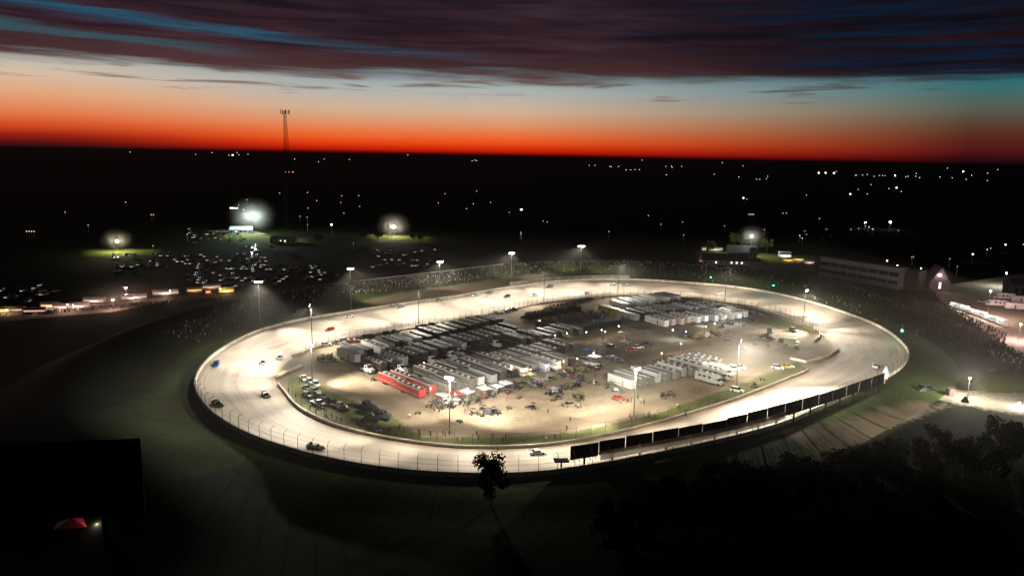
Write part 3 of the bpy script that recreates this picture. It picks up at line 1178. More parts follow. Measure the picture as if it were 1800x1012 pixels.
for k, ((bx, by), (xa, xb)) in enumerate(zip(bb_base, bb_x)):
    # panel corners lie in the vertical plane through the post, parallel to the run of posts
    i0, i1 = max(0, k - 1), min(len(bb_base) - 1, k + 1)
    a, b = P(*bb_base[i0]), P(*bb_base[i1])
    d = (b - a).normalized()
    base = P(bx, by)
    dist = (base - Vector((0, 0, CAM_H))).dot(Vector(Fv))
    dn = d.dot(Vector(Rv)) - (bx - 900) / FOC * d.dot(Vector(Fv))
    half = (xb - xa) / 2 / FOC * dist / dn * 0.985
    off = ((xa + xb) / 2 - bx) / FOC * dist / dn
    rz = atan2(d.y, d.x)
    t = tag(empty('billboard', base, rz), f'black back of a raised advertising panel, {ordinal(k)} along the row from the tree', 'billboard', 'billboards along the near straight')
    h0, h1 = 4.9, 8.3
    ytop = line_y(bx, [(1001, 784), (1144, 757.5), (1253, 740.6), (1345, 716), (1460, 686), (1550, 655)])
    ybot = line_y(bx, [(1001, 808), (1144, 782), (1253, 762.7), (1345, 741), (1460, 704), (1550, 674)])
    h0 = (by - ybot) / FOC * dist * 1.02 / cos(PIT)
    h1 = (by - ytop) / FOC * dist * 1.02 / cos(PIT)
    mb = MB()
    mb.cbox(off - half, off + half, -0.12, 0.10, h0, h1, 0.03)
    mb.build('panel', M['black'], t)
    mb = MB()
    mb.box(off - half + .05, off + half - .05, 0.101, 0.16, h0 + .05, h1 - .05)
    mb.build('poster', M['white'], t)
    mb = MB()
    mb.tube((0, -0.32, -0.3), (0, -0.32, h1 - 0.5), 0.30, 0.24, 8)
    mb.build('post', M['black'], t)
    mb = MB()
    for q in range(5):
        xx = off - half + half * 2 * (q + 0.5) / 5
        mb.box(xx - .05, xx + .05, -0.5, 0.9, h0 - 0.34, h0 - 0.26)
        mb.box(xx - .06, xx + .06, -0.55, -0.35, h0 - 0.5, h0 - 0.2)
    tag(mb.build('catwalk_brackets', M['black'], t))
    if k in (0, 2, 3, 4, 5, 8, 9, 11):
        mb = MB()
        mb.box(off + half + 0.02, off + half + 0.16, -0.1, 0.1, h0 + 0.2, h1)
        mb.build('edge_trim', M['white'], t)

# flag stand
b = P(986, 836, 0)
t = tag(empty('flag_stand', b, 0.12), 'small railed viewing platform on a post before the first billboard', 'platform')
mb = MB()
mb.tube((0, 0, -0.2), (0, 0, 3.9), 0.22, 0.22, 7)
mb.build('post', M['black'], t)
mb = MB()
mb.box(-1.8, 1.8, -1.0, 1.0, 3.9, 4.3)
mb.build('deck', M['black'], t)
mb = MB()
for x_ in (-1.8, -0.6, 0.6, 1.8):
    for y_ in (-1, 1):
        mb.tube((x_, y_, 4.3), (x_, y_, 5.5), 0.035, n=4)
for y_ in (-1, 1):
    mb.tube((-1.8, y_, 5.5), (1.8, y_, 5.5), 0.035, n=4)
    mb.tube((-1.8, y_, 4.9), (1.8, y_, 4.9), 0.03, n=4)
mb.build('railing', M['dark_steel'], t)

# ---------------------------------------------------------------- long fence rail behind the far stand
a = ring_point(540, 516)
b = ring_point(884, 474)
t = tag(empty('stand_fence', a), 'long pale rail on posts backing the crowded far stand', 'fence')
n_ = 30
top = []
for k in range(n_ + 1):
    q = a.lerp(b, k / n_)
    i, d = nearest(q, OUT)
    gz = max(0.0, bankH(i, d))
    top.append(q)
    mb = MB()
    hh = a.lerp(b, k / n_).z + 3.9
    mb.tube((q.x, q.y, gz - 0.2), (q.x, q.y, hh), 0.16 if k % 4 == 1 else 0.07, n=5)
    relparent(mb.build('post', M['steel'] if k % 4 == 1 else M['dark_steel']), t)
mb = MB()
d = (b - a).normalized()
mb.tube(a + Vector((0, 0, 3.9)), b + Vector((0, 0, 3.9)), 0.26, 0.30, 6)
relparent(mb.build('rail', M['white']), t)


# ---------------------------------------------------------------- crowd on the banks
def crowd(name, lab, n, chooser, seed, size=1.0, vivid=0.25, tone=1.0):
    rnd = random.Random(seed)
    vs, fs, cs = [], [], []
    made = 0
    while made < n:
        q = chooser(rnd)
        if q is None:
            continue
        made += 1
        x, y, z = q
        h = rnd.uniform(1.15, 1.75) * size
        w = 0.26 * size
        a = rnd.uniform(0, pi)
        ca, sa = cos(a) * w, sin(a) * w
        o = len(vs)
        prof = ((0.0, 0.62), (0.45, 0.8), (0.8, 1.0), (0.83, 0.35), (0.87, 0.48), (0.97, 0.48), (1.0, 0.25))
        for hz_, k in prof:
            for (ux, uy) in ((1, 0), (0, .65), (-1, 0), (0, -.65)):
                vs.append((x + (ux * ca - uy * sa) * k, y + (ux * sa + uy * ca) * k, z - 0.05 + h * hz_))
        for j in range(6):
            for e in range(4):
                fs.append((o + j * 4 + e, o + j * 4 + (e + 1) % 4, o + j * 4 + 4 + (e + 1) % 4, o + j * 4 + 4 + e))
        fs.append((o + 24, o + 25, o + 26, o + 27))
        r = rnd.random()
        if r < vivid * 0.5:
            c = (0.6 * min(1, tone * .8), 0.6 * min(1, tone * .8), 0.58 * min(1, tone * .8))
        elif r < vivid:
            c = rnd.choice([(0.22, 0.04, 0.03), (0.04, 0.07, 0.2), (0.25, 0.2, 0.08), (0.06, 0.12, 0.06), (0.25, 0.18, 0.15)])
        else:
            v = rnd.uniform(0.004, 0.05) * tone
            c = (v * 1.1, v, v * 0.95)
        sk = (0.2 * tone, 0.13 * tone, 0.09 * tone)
        for j in range(6):
            for e in range(4):
                cs.append(sk if j >= 3 else (c if j >= 1 else (c[0] * 0.2 + 0.01,) * 3))
        cs.append((0.06, 0.04, 0.03))
    me = bpy.data.meshes.new(name)
    me.from_pydata(vs, [], fs)
    at = me.color_attributes.new('coat', 'FLOAT_COLOR', 'CORNER')
    flat = []
    for f, c in zip(fs, cs):
        flat += [c[0], c[1], c[2], 1.0] * len(f)
    at.data.foreach_set('color', flat)
    me.materials.append(M['coat'])
    o = bpy.data.objects.new(name, me)
    col.objects.link(o)
    return tag(o, lab, 'crowd', None, 'stuff')


m, gg, b_, o_ = new_mat('coat')
at = gg.n('ShaderNodeAttribute', attribute_name='coat')
gg.l(at.outputs['Color'], b_.inputs['Base Color'])
b_.inputs['Roughness'].default_value = 0.9
M['coat'] = m


def bank_chooser(px_poly, dlo, dhi, dense_hi=True, spread=0.0):
    ia = []
    for x, y in px_poly:
        ia.append(nearest(P(x, y, ZB), OUT)[0])
    i0, i1 = ia
    if i1 <= i0:
        i1 += NS

    def ch(rnd):
        u = rnd.uniform(i0, i1)
        i = int(u) % NS
        t = u - int(u)
        f = (u - i0) / (i1 - i0)
        lo = dlo(f)
        hi = dhi(f)
        if hi <= lo:
            return None
        d = lo + (hi - lo) * (rnd.random() ** (0.7 if dense_hi else 1.0))
        d = round(d / 1.0) * 1.0 + rnd.uniform(-0.15, 0.15)
        p = OUT[i].lerp(OUT[(i + 1) % NS], t) + (ON[i].lerp(ON[(i + 1) % NS], t)).normalized() * d
        return p.x, p.y, max(0.0, bankH(i, d))
    return ch


# angle grows counter-clockwise: right bank -> far bank -> left bank
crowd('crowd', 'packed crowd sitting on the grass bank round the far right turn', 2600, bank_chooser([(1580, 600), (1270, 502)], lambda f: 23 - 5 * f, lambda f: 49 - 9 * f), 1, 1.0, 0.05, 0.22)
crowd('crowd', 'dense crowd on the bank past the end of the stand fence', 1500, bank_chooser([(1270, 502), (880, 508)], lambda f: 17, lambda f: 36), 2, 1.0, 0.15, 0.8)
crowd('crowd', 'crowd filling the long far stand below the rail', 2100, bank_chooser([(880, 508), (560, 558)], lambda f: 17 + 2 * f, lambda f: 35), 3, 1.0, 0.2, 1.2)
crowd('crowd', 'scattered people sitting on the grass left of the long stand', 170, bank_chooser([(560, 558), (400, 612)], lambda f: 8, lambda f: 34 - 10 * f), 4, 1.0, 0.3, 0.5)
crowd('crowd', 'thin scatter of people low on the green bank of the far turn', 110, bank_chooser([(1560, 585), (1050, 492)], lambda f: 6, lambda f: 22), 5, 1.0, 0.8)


# ---------------------------------------------------------------- buildings
def window_row(mb, x0, x1, n, y, z0, z1, gap=0.25, mi=0):
    w = (x1 - x0) / n
    for k in range(n):
        mb.box(x0 + k * w + gap / 2, x0 + (k + 1) * w - gap / 2, y - 0.03, y + 0.2, z0, z1, mi)


M['bld_grey'] = plain('grey_cladding', (0.11, 0.115, 0.11), 0.7, 0, 0.15, 0.3)
M['roof_dark'] = plain('dark_shingle', (0.035, 0.035, 0.04), 0.8)
M['roof_pale'] = plain('pale_metal_roof', (0.34, 0.42, 0.44), 0.5)
M['siding'] = plain('pink_grey_siding', (0.28, 0.24, 0.25), 0.8)
M['brick'] = plain('brick', (0.22, 0.12, 0.09), 0.85)
M['win_lit'] = emit('lit_window', (1.0, 0.82, 0.6), 2.2)

# two-storey suite building behind the bank
a = ring_point(1440, 480)
b = ring_point(1578, 504)
a.z = b.z = 2.0
a = P(1440, 480, 2.0)
b = P(1578, 503.5, 2.0)
d = b - a
L = d.length
dist = (a - Vector((0, 0, CAM_H))).dot(Vector(Fv))
H = 28 / FOC * dist / cos(PIT)
t = tag(empty('suite_building', a, atan2(d.y, d.x)), 'long grey two-storey building with two rows of dark windows above the crowd', 'building')
mb = MB()
mb.box(0, L, 0.2, 9, -2, H)
mb.build('wall', M['bld_grey'], t)
mb = MB()
mb.box(-0.4, L + 0.4, -0.6, 9.4, H + 0.003, H + 0.5)
mb.build('roof', M['bld_grey'], t)
for (z0, z1) in ((H * 0.10, H * 0.30), (H * 0.52, H * 0.76)):
    w = L / 8
    for k in range(8):
        mb = MB()
        mb.box(k * w + 0.35, (k + 1) * w - 0.35, 0.12, 0.19, z0, z1)
        mb.build('window', M['glass'], t)
mb = MB()
mb.box(0, L, -0.5, 0.19, H * 0.36, H * 0.46)
mb.build('ledge', M['bld_grey'], t)
t2 = tag(empty('shed', P(1590, 503, 2), atan2(d.y, d.x)), 'dark olive shed joined to the end of the long grey building', 'building')
mb = MB()
mb.box(0, 8, 0, 9, -2, 10.5)
mb.build('wall', plain('olive_cladding', (0.018, 0.018, 0.010), 0.8), t2)
mb = MB()
mb.box(-0.2, 8.2, -0.2, 9.2, 10.503, 10.8)
mb.build('roof', M['roof_dark'], t2)


def gable(name, loc, rz, L, Wd, H, R, wall, roof, lab, lit=(), cat='building', door=True):
    t = tag(empty(name, loc, rz), lab, cat)
    mb = MB()
    mb.box(-L / 2, L / 2, -Wd / 2, Wd / 2, -0.5, H)
    mb.add([(-L / 2, -Wd / 2, H), (-L / 2, Wd / 2, H), (-L / 2, 0, H + R)], [(0, 2, 1)])
    mb.add([(L / 2, -Wd / 2, H), (L / 2, Wd / 2, H), (L / 2, 0, H + R)], [(0, 1, 2)])
    mb.build('wall', wall, t)
    mb = MB()
    e = 0.5
    s = R / (Wd / 2)
    for sg in (-1, 1):
        yb = sg * (Wd / 2 + e)
        zb = H - s * e
        vs = [(-L / 2 - e, yb, zb), (L / 2 + e, yb, zb), (L / 2 + e, 0, H + R + 0.02), (-L / 2 - e, 0, H + R + 0.02)]
        vs += [(x, y, z + 0.18) for x, y, z in vs]
        mb.add(vs, [(0, 1, 2, 3), (4, 7, 6, 5), (0, 4, 5, 1), (1, 5, 6, 2), (3, 2, 6, 7), (0, 3, 7, 4)])
    mb.build('roof', roof, t)
    nwin = max(2, int(L / 3.5))
    for k in range(nwin):
        xx = -L / 2 + L * (k + 0.5) / nwin
        mb = MB()
        mb.box(xx - 0.6, xx + 0.6, -Wd / 2 - 0.06, -Wd / 2 + 0.01, H * 0.35, H * 0.75)
        mb.build('window', M['win_lit'] if k in lit else M['glass'], t)
    mb = MB()
    mb.box(-L / 2 - 0.06, -L / 2 + 0.01, -0.6, 0.6, H * 0.3, H * 0.95)
    mb.build('window', M['win_lit'] if 'end' in lit else M['glass'], t)
    if door:
        mb = MB()
        mb.box(-L / 2 + 0.8, -L / 2 + 1.9, -Wd / 2 - 0.08, -Wd / 2 + 0.01, 0, 2.2)
        mb.build('door', M['dark_steel'], t)
    return t


gable('farmhouse', P(1645, 508), radians(72), 18, 11, 6, 8.5, plain('mauve_siding', (0.12, 0.09, 0.11), 0.8), M['roof_dark'], 'steep gabled house behind the pink lit parking lot', ('end', 5))
gable('barn', P(1812, 522), radians(-12), 26, 14, 8, 3, plain('dark_grey_cladding', (0.035, 0.035, 0.04), 0.8), M['roof_dark'], 'dark barn at the frame edge past the pink lot', (), 'building')
gable('concession_hall', P(1272, 463, 0), radians(-3), 34, 17, 3.4, 4.0, M['siding'], M['roof_dark'], 'dark roofed concession hall with a red lit counter front', (2, 5, 6, 7), 'building')
gable('pavilion', P(1303, 452, 0), radians(-8), 22, 14, 5, 4.5, M['siding'], M['roof_pale'], 'pale blue roofed hall behind the dark concession roof', (), 'building')
# red counter strip
c0 = P(1262, 463.5, 0)
t = tag(empty('counter_awning', c0, radians(-4)), 'narrow awning glowing red along the concession hall front', 'awning')
mb = MB()
mb.box(-14, 9, -0.9, 0.9, 2.2, 2.35)
mb.build('awning', M['roof_dark'], t)
mb = MB()
mb.box(-14, 9, -0.98, -0.91, 1.75, 2.3)
mb.build('light_strip', emit('red_light_strip', (1.0, 0.16, 0.07), 1.6), t)
for x_ in (-13.5, -6, 1.5, 8.5):
    mb = MB()
    mb.tube((x_, -0.8, 0), (x_, -0.8, 2.2), 0.05, n=5)
    mb.build('post', M['steel'], t)


def tower():
    base = P(508, 403, 0)
    h = (403 - 190) / FOC * (base - Vector((0, 0, CAM_H))).dot(Vector(Fv)) * 0.938 / cos(PIT)
    t = tag(empty('radio_mast', base, 0.3), 'tall lattice radio mast with antenna panels, black against the sunset', 'radio mast')
    mb = MB()
    n = 26
    R0, R1 = 7.0, 1.3
    def ring(k):
        z = h * k / n
        r = R0 + (R1 - R0) * (k / n) ** 0.85
        return [Vector((r * cos(a), r * sin(a), z)) for a in (0.4, 0.4 + 2 * pi / 3, 0.4 + 4 * pi / 3)]
    for k in range(n):
        A, B = ring(k), ring(k + 1)
        for i in range(3):
            mb.tube(A[i], B[i], 0.24 - 0.10 * k / n, n=4, cap=False)
            mb.tube(A[i], A[(i + 1) % 3], 0.10, n=3, cap=False)
            mb.tube(A[i], B[(i + 1) % 3], 0.12, n=3, cap=False)
            mb.tube(A[(i + 1) % 3], B[i], 0.12, n=3, cap=False)
    mb.build('lattice', M['black'], t)
    for k in range(9):
        a = 2 * pi * k / 9
        mb = MB()
        r = 4.4
        mb.box(-0.2, 0.2, -0.32, 0.32, h - 3.6 + (k % 3) * 0.4, h + 0.5 + (k % 2) * 0.6)
        o = mb.build('antenna_panel', M['black'], t)
        o.location = (r * cos(a), r * sin(a), 0)
        o.rotation_euler = (0, 0, a)
    mb = MB()
    for k in range(3):
        a = 2 * pi * k / 3 + 0.3
        b2 = a + 2 * pi / 3
        for z in (h - 2.6, h - 0.9):
            mb.tube((4.2 * cos(a), 4.2 * sin(a), z), (4.2 * cos(b2), 4.2 * sin(b2), z), 0.12, n=4)
            mb.tube((0, 0, z), (4.2 * cos(a), 4.2 * sin(a), z), 0.12, n=4)
    mb.build('antenna_frame', M['black'], t)


tower()
# dark roofed infield building with people on its deck
PB = P(1012, 572, 0.05)
t = tag(empty('infield_hall', PB, radians(38)), 'wide flat dark roofed hall in the unlit middle of the infield', 'building')
mb = MB()
mb.box(-17, 19, -11, 9, 0, 2.6)
mb.build('wall', plain('near_black_cladding', (0.006, 0.007, 0.005), 0.9), t)
mb = MB()
mb.box(-17.5, 19.5, -11.5, 9.5, 2.603, 2.85)
mb.build('roof', plain('dark_green_roof', (0.003, 0.006, 0.003), 0.9, 0, 0.4, 0.2), t)
# tiered viewing deck on its far side
t = tag(empty('viewing_deck', P(975, 556, 0.05), radians(38)), 'dark raised deck crowded with standing spectators beside the hall', 'stand')
for k in range(5):
    mb = MB()
    mb.box(-16, 18, 0.1 + k * 1.4, 1.48 + k * 1.4, 0, 2.9 - k * 0.55)
    mb.build('step', M['black'], t)
mb = MB()
for x_ in range(-16, 19, 3):
    mb.tube((x_, 0.12, 2.9), (x_, 0.12, 4.0), 0.04, n=4)
mb.tube((-16, 0.12, 4.0), (17, 0.12, 4.0), 0.04, n=4)
mb.build('railing', M['dark_steel'], t)
dk = t


def deck_ch(rnd):
    k = rnd.randrange(5)
    x, y, z = rnd.uniform(-15.5, 17.5), 0.3 + k * 1.4 + rnd.uniform(0, 0.9), 2.9 - k * 0.55
    w = Matrix.Translation(dk.location) @ Matrix.Rotation(radians(38), 4, 'Z') @ Vector((x, y, z))
    return w.x, w.y, w.z


crowd('crowd', 'dark standing crowd packed on the infield viewing deck', 260, deck_ch, 9, 1.05, 0.06)


def blob_ch(px, z0, sx, sy, rz=0.0):
    c = P(px[0], px[1], z0)

    def ch(rnd):
        x, y = rnd.uniform(-sx, sx), rnd.uniform(-sy, sy)
        return c.x + x * cos(rz) - y * sin(rz), c.y + x * sin(rz) + y * cos(rz), z0
    return ch


hw = Matrix.Translation(PB) @ Matrix.Rotation(radians(38), 4, 'Z')
crowd('crowd', 'dark figures standing all over the flat hall roof', 330, lambda rnd: tuple(hw @ Vector((rnd.uniform(-17, 19), rnd.uniform(-2, 9) if rnd.random() < .75 else rnd.uniform(-11, 9), 2.86))), 19, 1.05, 0.03)
crowd('crowd', 'line of spectators leaning on the fence in front of the back straight', 230, blob_ch((998, 536), 0.05, 21, 2.2, radians(49)), 10, 1.05, 0.12)
crowd('crowd', 'crowd gathered on the dark grass near the white lit stalls', 1100, (lambda rnd: (lambda q: (q.x, q.y, 0.0) if inside((q.x, q.y), pxl([(1600, 520), (1680, 545), (1770, 590), (1760, 650), (1700, 640), (1640, 590), (1590, 560)])) and nearest(q, OUT)[1] > 40 else None)(Vector((rnd.uniform(190, 330), rnd.uniform(250, 480), 0)))), 11, 1.0, 0.06, 0.2)
crowd('crowd', 'bright knot of people at the right hand edge of the field', 110, blob_ch((1792, 636), 0.0, 8, 14), 12, 1.0, 0.7)
crowd('crowd', 'dark crowd standing before the pink lit food trailers', 300, (lambda rnd: (lambda u: (lambda q: (q.x + rnd.uniform(-1, 1), q.y + rnd.uniform(-4, 4), 0.0))(P(40 + 350 * u, 553 - 28 * u)))(rnd.random())), 13, 1.0, 0.08)
M['rail'] = plain('pale_rail', (0.5, 0.5, 0.48), 0.5)
# ---------------------------------------------------------------- vehicle models
def wheels(t, pts, r=0.36, w=0.24, rim=False):
    for x, y in pts:
        mb = MB()
        mb.tube((x, y - w / 2, r), (x, y + w / 2, r), r, n=10)
        o = mb.build('wheel', M['tyre'], t)
        if rim:
            mb = MB()
            sg = 1 if y > 0 else -1
            mb.tube((x, y + sg * (w / 2 - .02), r), (x, y + sg * (w / 2 + .02), r), r * 0.55, n=8)
            mb.build('rim', M['chrome'], o)


PROTO = {}


def mk_late():
    t = tag(empty('race_car'), 'x', 'race car')
    mb = MB()
    mb.loft([(-2.45, 0.98, 0.92, 0.30, 0.98), (-1.2, 1.02, 0.90, 0.12, 1.00), (0.6, 1.02, 0.86, 0.10, 0.84), (1.7, 1.0, 0.86, 0.10, 0.62), (2.35, 0.92, 0.85, 0.12, 0.30)])
    mb.build('body', M['paint'], t)
    mb = MB()
    mb.loft([(-1.35, 0.80, 0.62, 0.995, 1.02), (-0.75, 0.80, 0.60, 0.98, 1.36), (0.25, 0.78, 0.58, 0.88, 1.36), (0.95, 0.74, 0.66, 0.78, 0.82)])
    mb.build('cockpit', M['glass'], t)
    mb = MB()
    mb.cbox(-0.95, 0.45, -0.68, 0.68, 1.361, 1.42, 0.025)
    mb.build('roof', M['paint'], t)
    mb = MB()
    mb.box(-2.5, -2.35, -0.95, 0.95, 0.985, 1.22)
    mb.box(-2.5, -1.7, -0.97, -0.93, 0.95, 1.22)
    mb.box(-2.5, -1.7, 0.93, 0.97, 0.95, 1.22)
    mb.build('spoiler', M['paint'], t)
    mb = MB()
    for s in (-1, 1):
        for k in range(3):
            mb.box(-0.7 + k * 0.45, -0.45 + k * 0.45, s * 1.025 - 0.005, s * 1.025 + 0.005, 0.35, 0.72)
    mb.build('number_decal', M['black'], t)
    wheels(t, [(-1.5, 0.86), (-1.5, -0.86), (1.35, 0.86), (1.35, -0.86)], 0.36, 0.32)
    return t


def mk_sprint():
    t = tag(empty('sprint_car'), 'x', 'race car')
    mb = MB()
    mb.loft([(-1.6, 0.3, 0.28, 0.3, 0.85), (-0.9, 0.42, 0.36, 0.25, 1.0), (0.2, 0.42, 0.32, 0.25, 0.85), (1.5, 0.26, 0.18, 0.3, 0.6)])
    mb.build('body', M['paint'], t)
    mb = MB()
    for s in (-1, 1):
        mb.tube((-0.9, s * 0.38, 0.9), (-0.6, s * 0.33, 1.55), 0.04, n=4)
        mb.tube((0.2, s * 0.35, 0.8), (-0.1, s * 0.33, 1.55), 0.04, n=4)
        mb.tube((-0.6, s * 0.33, 1.55), (-0.1, s * 0.33, 1.55), 0.04, n=4)
    mb.build('roll_cage', M['dark_steel'], t)
    mb = MB()
    mb.box(-1.2, 0.5, -0.8, 0.8, 1.62, 1.68)
    mb.box(-1.25, 0.55, -0.82, -0.78, 1.35, 1.95)
    mb.box(-1.25, 0.55, 0.78, 0.82, 1.35, 1.95)
    mb.build('wing', M['paint'], t)
    wheels(t, [(-1.2, 0.72), (-1.2, -0.72)], 0.45, 0.42)
    wheels(t, [(1.3, 0.7), (1.3, -0.7)], 0.33, 0.22)
    return t


def mk_sedan(suv=False):
    t = tag(empty('parked_car'), 'x', 'car')
    mb = MB()
    h = 0.95 if suv else 0.86
    mb.loft([(-2.3, 0.80, 0.74, 0.35, h - .04), (-2.1, 0.90, 0.82, 0.22, h), (1.0, 0.92, 0.84, 0.20, h), (2.0, 0.90, 0.80, 0.22, h - 0.14), (2.3, 0.78, 0.70, 0.32, h - 0.26)])
    mb.build('body', M['paint'], t)
    mb = MB()
    top = 1.68 if suv else 1.42
    if suv:
        mb.loft([(-2.15, 0.80, 0.66, h, h + .03), (-1.95, 0.80, 0.68, h, top - .02), (0.25, 0.80, 0.68, h, top), (1.05, 0.78, 0.70, h - .01, h + .04)])
    else:
        mb.loft([(-1.9, 0.76, 0.66, h, h + .03), (-1.15, 0.78, 0.62, h, top), (0.05, 0.78, 0.62, h, top), (1.0, 0.76, 0.68, h - .01, h + .03)])
    mb.build('glasshouse', M['glass'], t)
    mb = MB()
    x0, x1 = (-1.9, 0.2) if suv else (-1.1, 0.02)
    mb.cbox(x0, x1, -0.67, 0.67, top + 0.002, top + 0.06, 0.03)
    mb.build('roof', M['paint'], t)
    for s in (-1, 1):
        mb = MB()
        mb.box(2.2, 2.31, s * 0.55 - 0.14, s * 0.55 + 0.14, 0.52, 0.64)
        mb.build('headlight', M['chrome'], t)
    wheels(t, [(-1.4, 0.82), (-1.4, -0.82), (1.4, 0.82), (1.4, -0.82)], 0.34 if not suv else 0.39, 0.22)
    return t


def mk_pickup():
    t = tag(empty('pickup_truck'), 'x', 'pickup')
    mb = MB()
    mb.loft([(0.2, 0.97, 0.90, 0.35, 1.1), (1.5, 0.97, 0.88, 0.32, 1.08), (2.6, 0.95, 0.86, 0.34, 1.02), (2.85, 0.86, 0.78, 0.42, 0.9)])
    mb.box(-2.8, 0.2, -0.97, 0.97, 0.42, 0.62)
    mb.box(-2.8, 0.2, -0.97, -0.87, 0.62, 1.1)
    mb.box(-2.8, 0.2, 0.87, 0.97, 0.62, 1.1)
    mb.box(-2.8, -2.7, -0.87, 0.87, 0.62, 1.1)
    mb.build('body', M['paint'], t)
    mb = MB()
    mb.loft([(-0.55, 0.84, 0.70, 1.1, 1.82), (0.75, 0.84, 0.70, 1.1, 1.84), (1.35, 0.82, 0.74, 1.08, 1.14)])
    mb.build('cab', M['glass'], t)
    mb = MB()
    mb.cbox(-0.56, 0.72, -0.72, 0.72, 1.842, 1.9, 0.03)
    mb.build('roof', M['paint'], t)
    wheels(t, [(-1.8, 0.86), (-1.8, -0.86), (1.8, 0.86), (1.8, -0.86)], 0.42, 0.26)
    return t


def mk_cart():
    t = tag(empty('utility_cart'), 'x', 'utility cart')
    mb = MB()
    mb.loft([(-1.3, 0.6, 0.6, 0.35, 0.75), (-0.3, 0.62, 0.6, 0.3, 0.65), (0.6, 0.62, 0.55, 0.3, 0.6), (1.3, 0.5, 0.42, 0.35, 0.9)])
    mb.build('body', M['paint'], t)
    mb = MB()
    mb.box(-0.6, -0.05, -0.55, 0.55, 0.66, 0.86)
    mb.box(-0.72, -0.6, -0.55, 0.55, 0.66, 1.3)
    mb.build('seat', M['black'], t)
    mb = MB()
    for x, y in ((-0.7, .55), (-0.7, -.55), (0.7, .5), (0.7, -.5)):
        mb.tube((x, y, 0.6), (x * 0.85, y, 1.85), 0.035, n=4)
    mb.build('roll_cage', M['dark_steel'], t)
    mb = MB()
    mb.cbox(-0.8, 0.75, -0.6, 0.6, 1.85, 1.92, 0.03)
    mb.build('canopy', M['dark_steel'], t)
    wheels(t, [(-0.95, 0.6), (-0.95, -0.6), (0.95, 0.6), (0.95, -0.6)], 0.3, 0.24)
    return t


def mk_quad():
    t = tag(empty('quad_bike'), 'x', 'quad bike')
    mb = MB()
    mb.loft([(-0.9, 0.4, 0.36, 0.45, 0.72), (-0.2, 0.22, 0.2, 0.4, 0.85), (0.3, 0.22, 0.18, 0.4, 0.9), (0.9, 0.4, 0.34, 0.5, 0.75)])
    mb.build('body', M['paint'], t)
    mb = MB()
    mb.tube((0.35, 0, 0.85), (0.25, 0, 1.1), 0.04, n=4)
    mb.tube((0.25, -0.4, 1.12), (0.25, 0.4, 1.12), 0.035, n=4)
    mb.build('handlebar', M['dark_steel'], t)
    wheels(t, [(-0.65, 0.45), (-0.65, -0.45), (0.65, 0.45), (0.65, -0.45)], 0.29, 0.24)
    return t


def mk_trailer(L=14.0, vents=4, awn=False, H=3.95):
    t = tag(empty('race_hauler'), 'x', 'hauler')
    mb = MB()
    mb.cbox(-L / 2, L / 2, -1.3, 1.3, 0.75, H, 0.06)
    mb.build('body', M['paint'], t)
    mb = MB()
    mb.cbox(-L / 2 + .12, L / 2 - .12, -1.18, 1.18, H + .002, H + .06, 0.02)
    mb.build('roof', M['roof'], t)
    mb = MB()
    for s in (-1, 1):
        mb.box(-L / 2 + .05, L / 2 - .05, s * 1.26 - 0.09, s * 1.26 + 0.07, H - .12, H + .12)
    mb.build('roof_rail', M['rail'], t)
    for k in range(vents):
        x = -L / 2 + L * (k + 0.7) / (vents + 0.4)
        mb = MB()
        mb.cbox(x - 0.42, x + 0.42, -0.38, 0.38, H + .06, H + 0.34, 0.08)
        mb.build('roof_vent', M['white'], t)
    mb = MB()
    mb.box(-L / 2 + 0.6, L / 2 - 0.8, -1.312, -1.30, 1.5, 1.75)
    mb.box(-L / 2 + 0.6, L / 2 - 0.8, 1.30, 1.312, 1.5, 1.75)
    mb.build('side_stripe', M['chrome'], t)
    for s in (-1, 1):
        mb = MB()
        mb.box(1.6, 2.4, s * 1.306 - 0.01, s * 1.306 + 0.01, 1.0, 3.0)
        mb.build('door', M['roof'], t)
    mb = MB()
    mb.box(-L / 2 - 0.03, -L / 2 - 0.002, -1.05, 1.05, 0.95, H - 0.35)
    mb.build('rear_door', M['white'], t)
    wheels(t, [(-L / 2 + 3.2, 1.15), (-L / 2 + 3.2, -1.15), (-L / 2 + 4.3, 1.15), (-L / 2 + 4.3, -1.15)], 0.46, 0.3)
    return t


def mk_tractor():
    t = tag(empty('truck_tractor'), 'x', 'truck')
    mb = MB()
    mb.loft([(-0.2, 1.15, 1.05, 0.8, 2.9), (1.2, 1.15, 1.05, 0.8, 2.95), (1.9, 1.12, 1.0, 0.8, 2.1), (3.3, 1.0, 0.8, 0.7, 1.7), (3.5, 0.95, 0.7, 0.6, 1.5)])
    mb.box(-3.6, -0.2, -0.45, 0.45, 0.75, 1.0)
    mb.build('cab', M['paint'], t)
    mb = MB()
    mb.add([(1.32, -0.98, 2.85), (1.32, 0.98, 2.85), (1.97, 0.95, 2.15), (1.97, -0.95, 2.15)], [(0, 1, 2, 3)])
    mb.build('windscreen', M['glass'], t)
    for s in (-1, 1):
        mb = MB()
        mb.box(0.3, 1.1, s * 1.12 - 0.02, s * 1.12 + 0.02, 2.0, 2.65)
        mb.build('side_window', M['glass'], t)
    wheels(t, [(2.5, 1.0), (2.5, -1.0), (-1.6, 0.95), (-1.6, -0.95), (-2.8, 0.95), (-2.8, -0.95)], 0.5, 0.35)
    return t


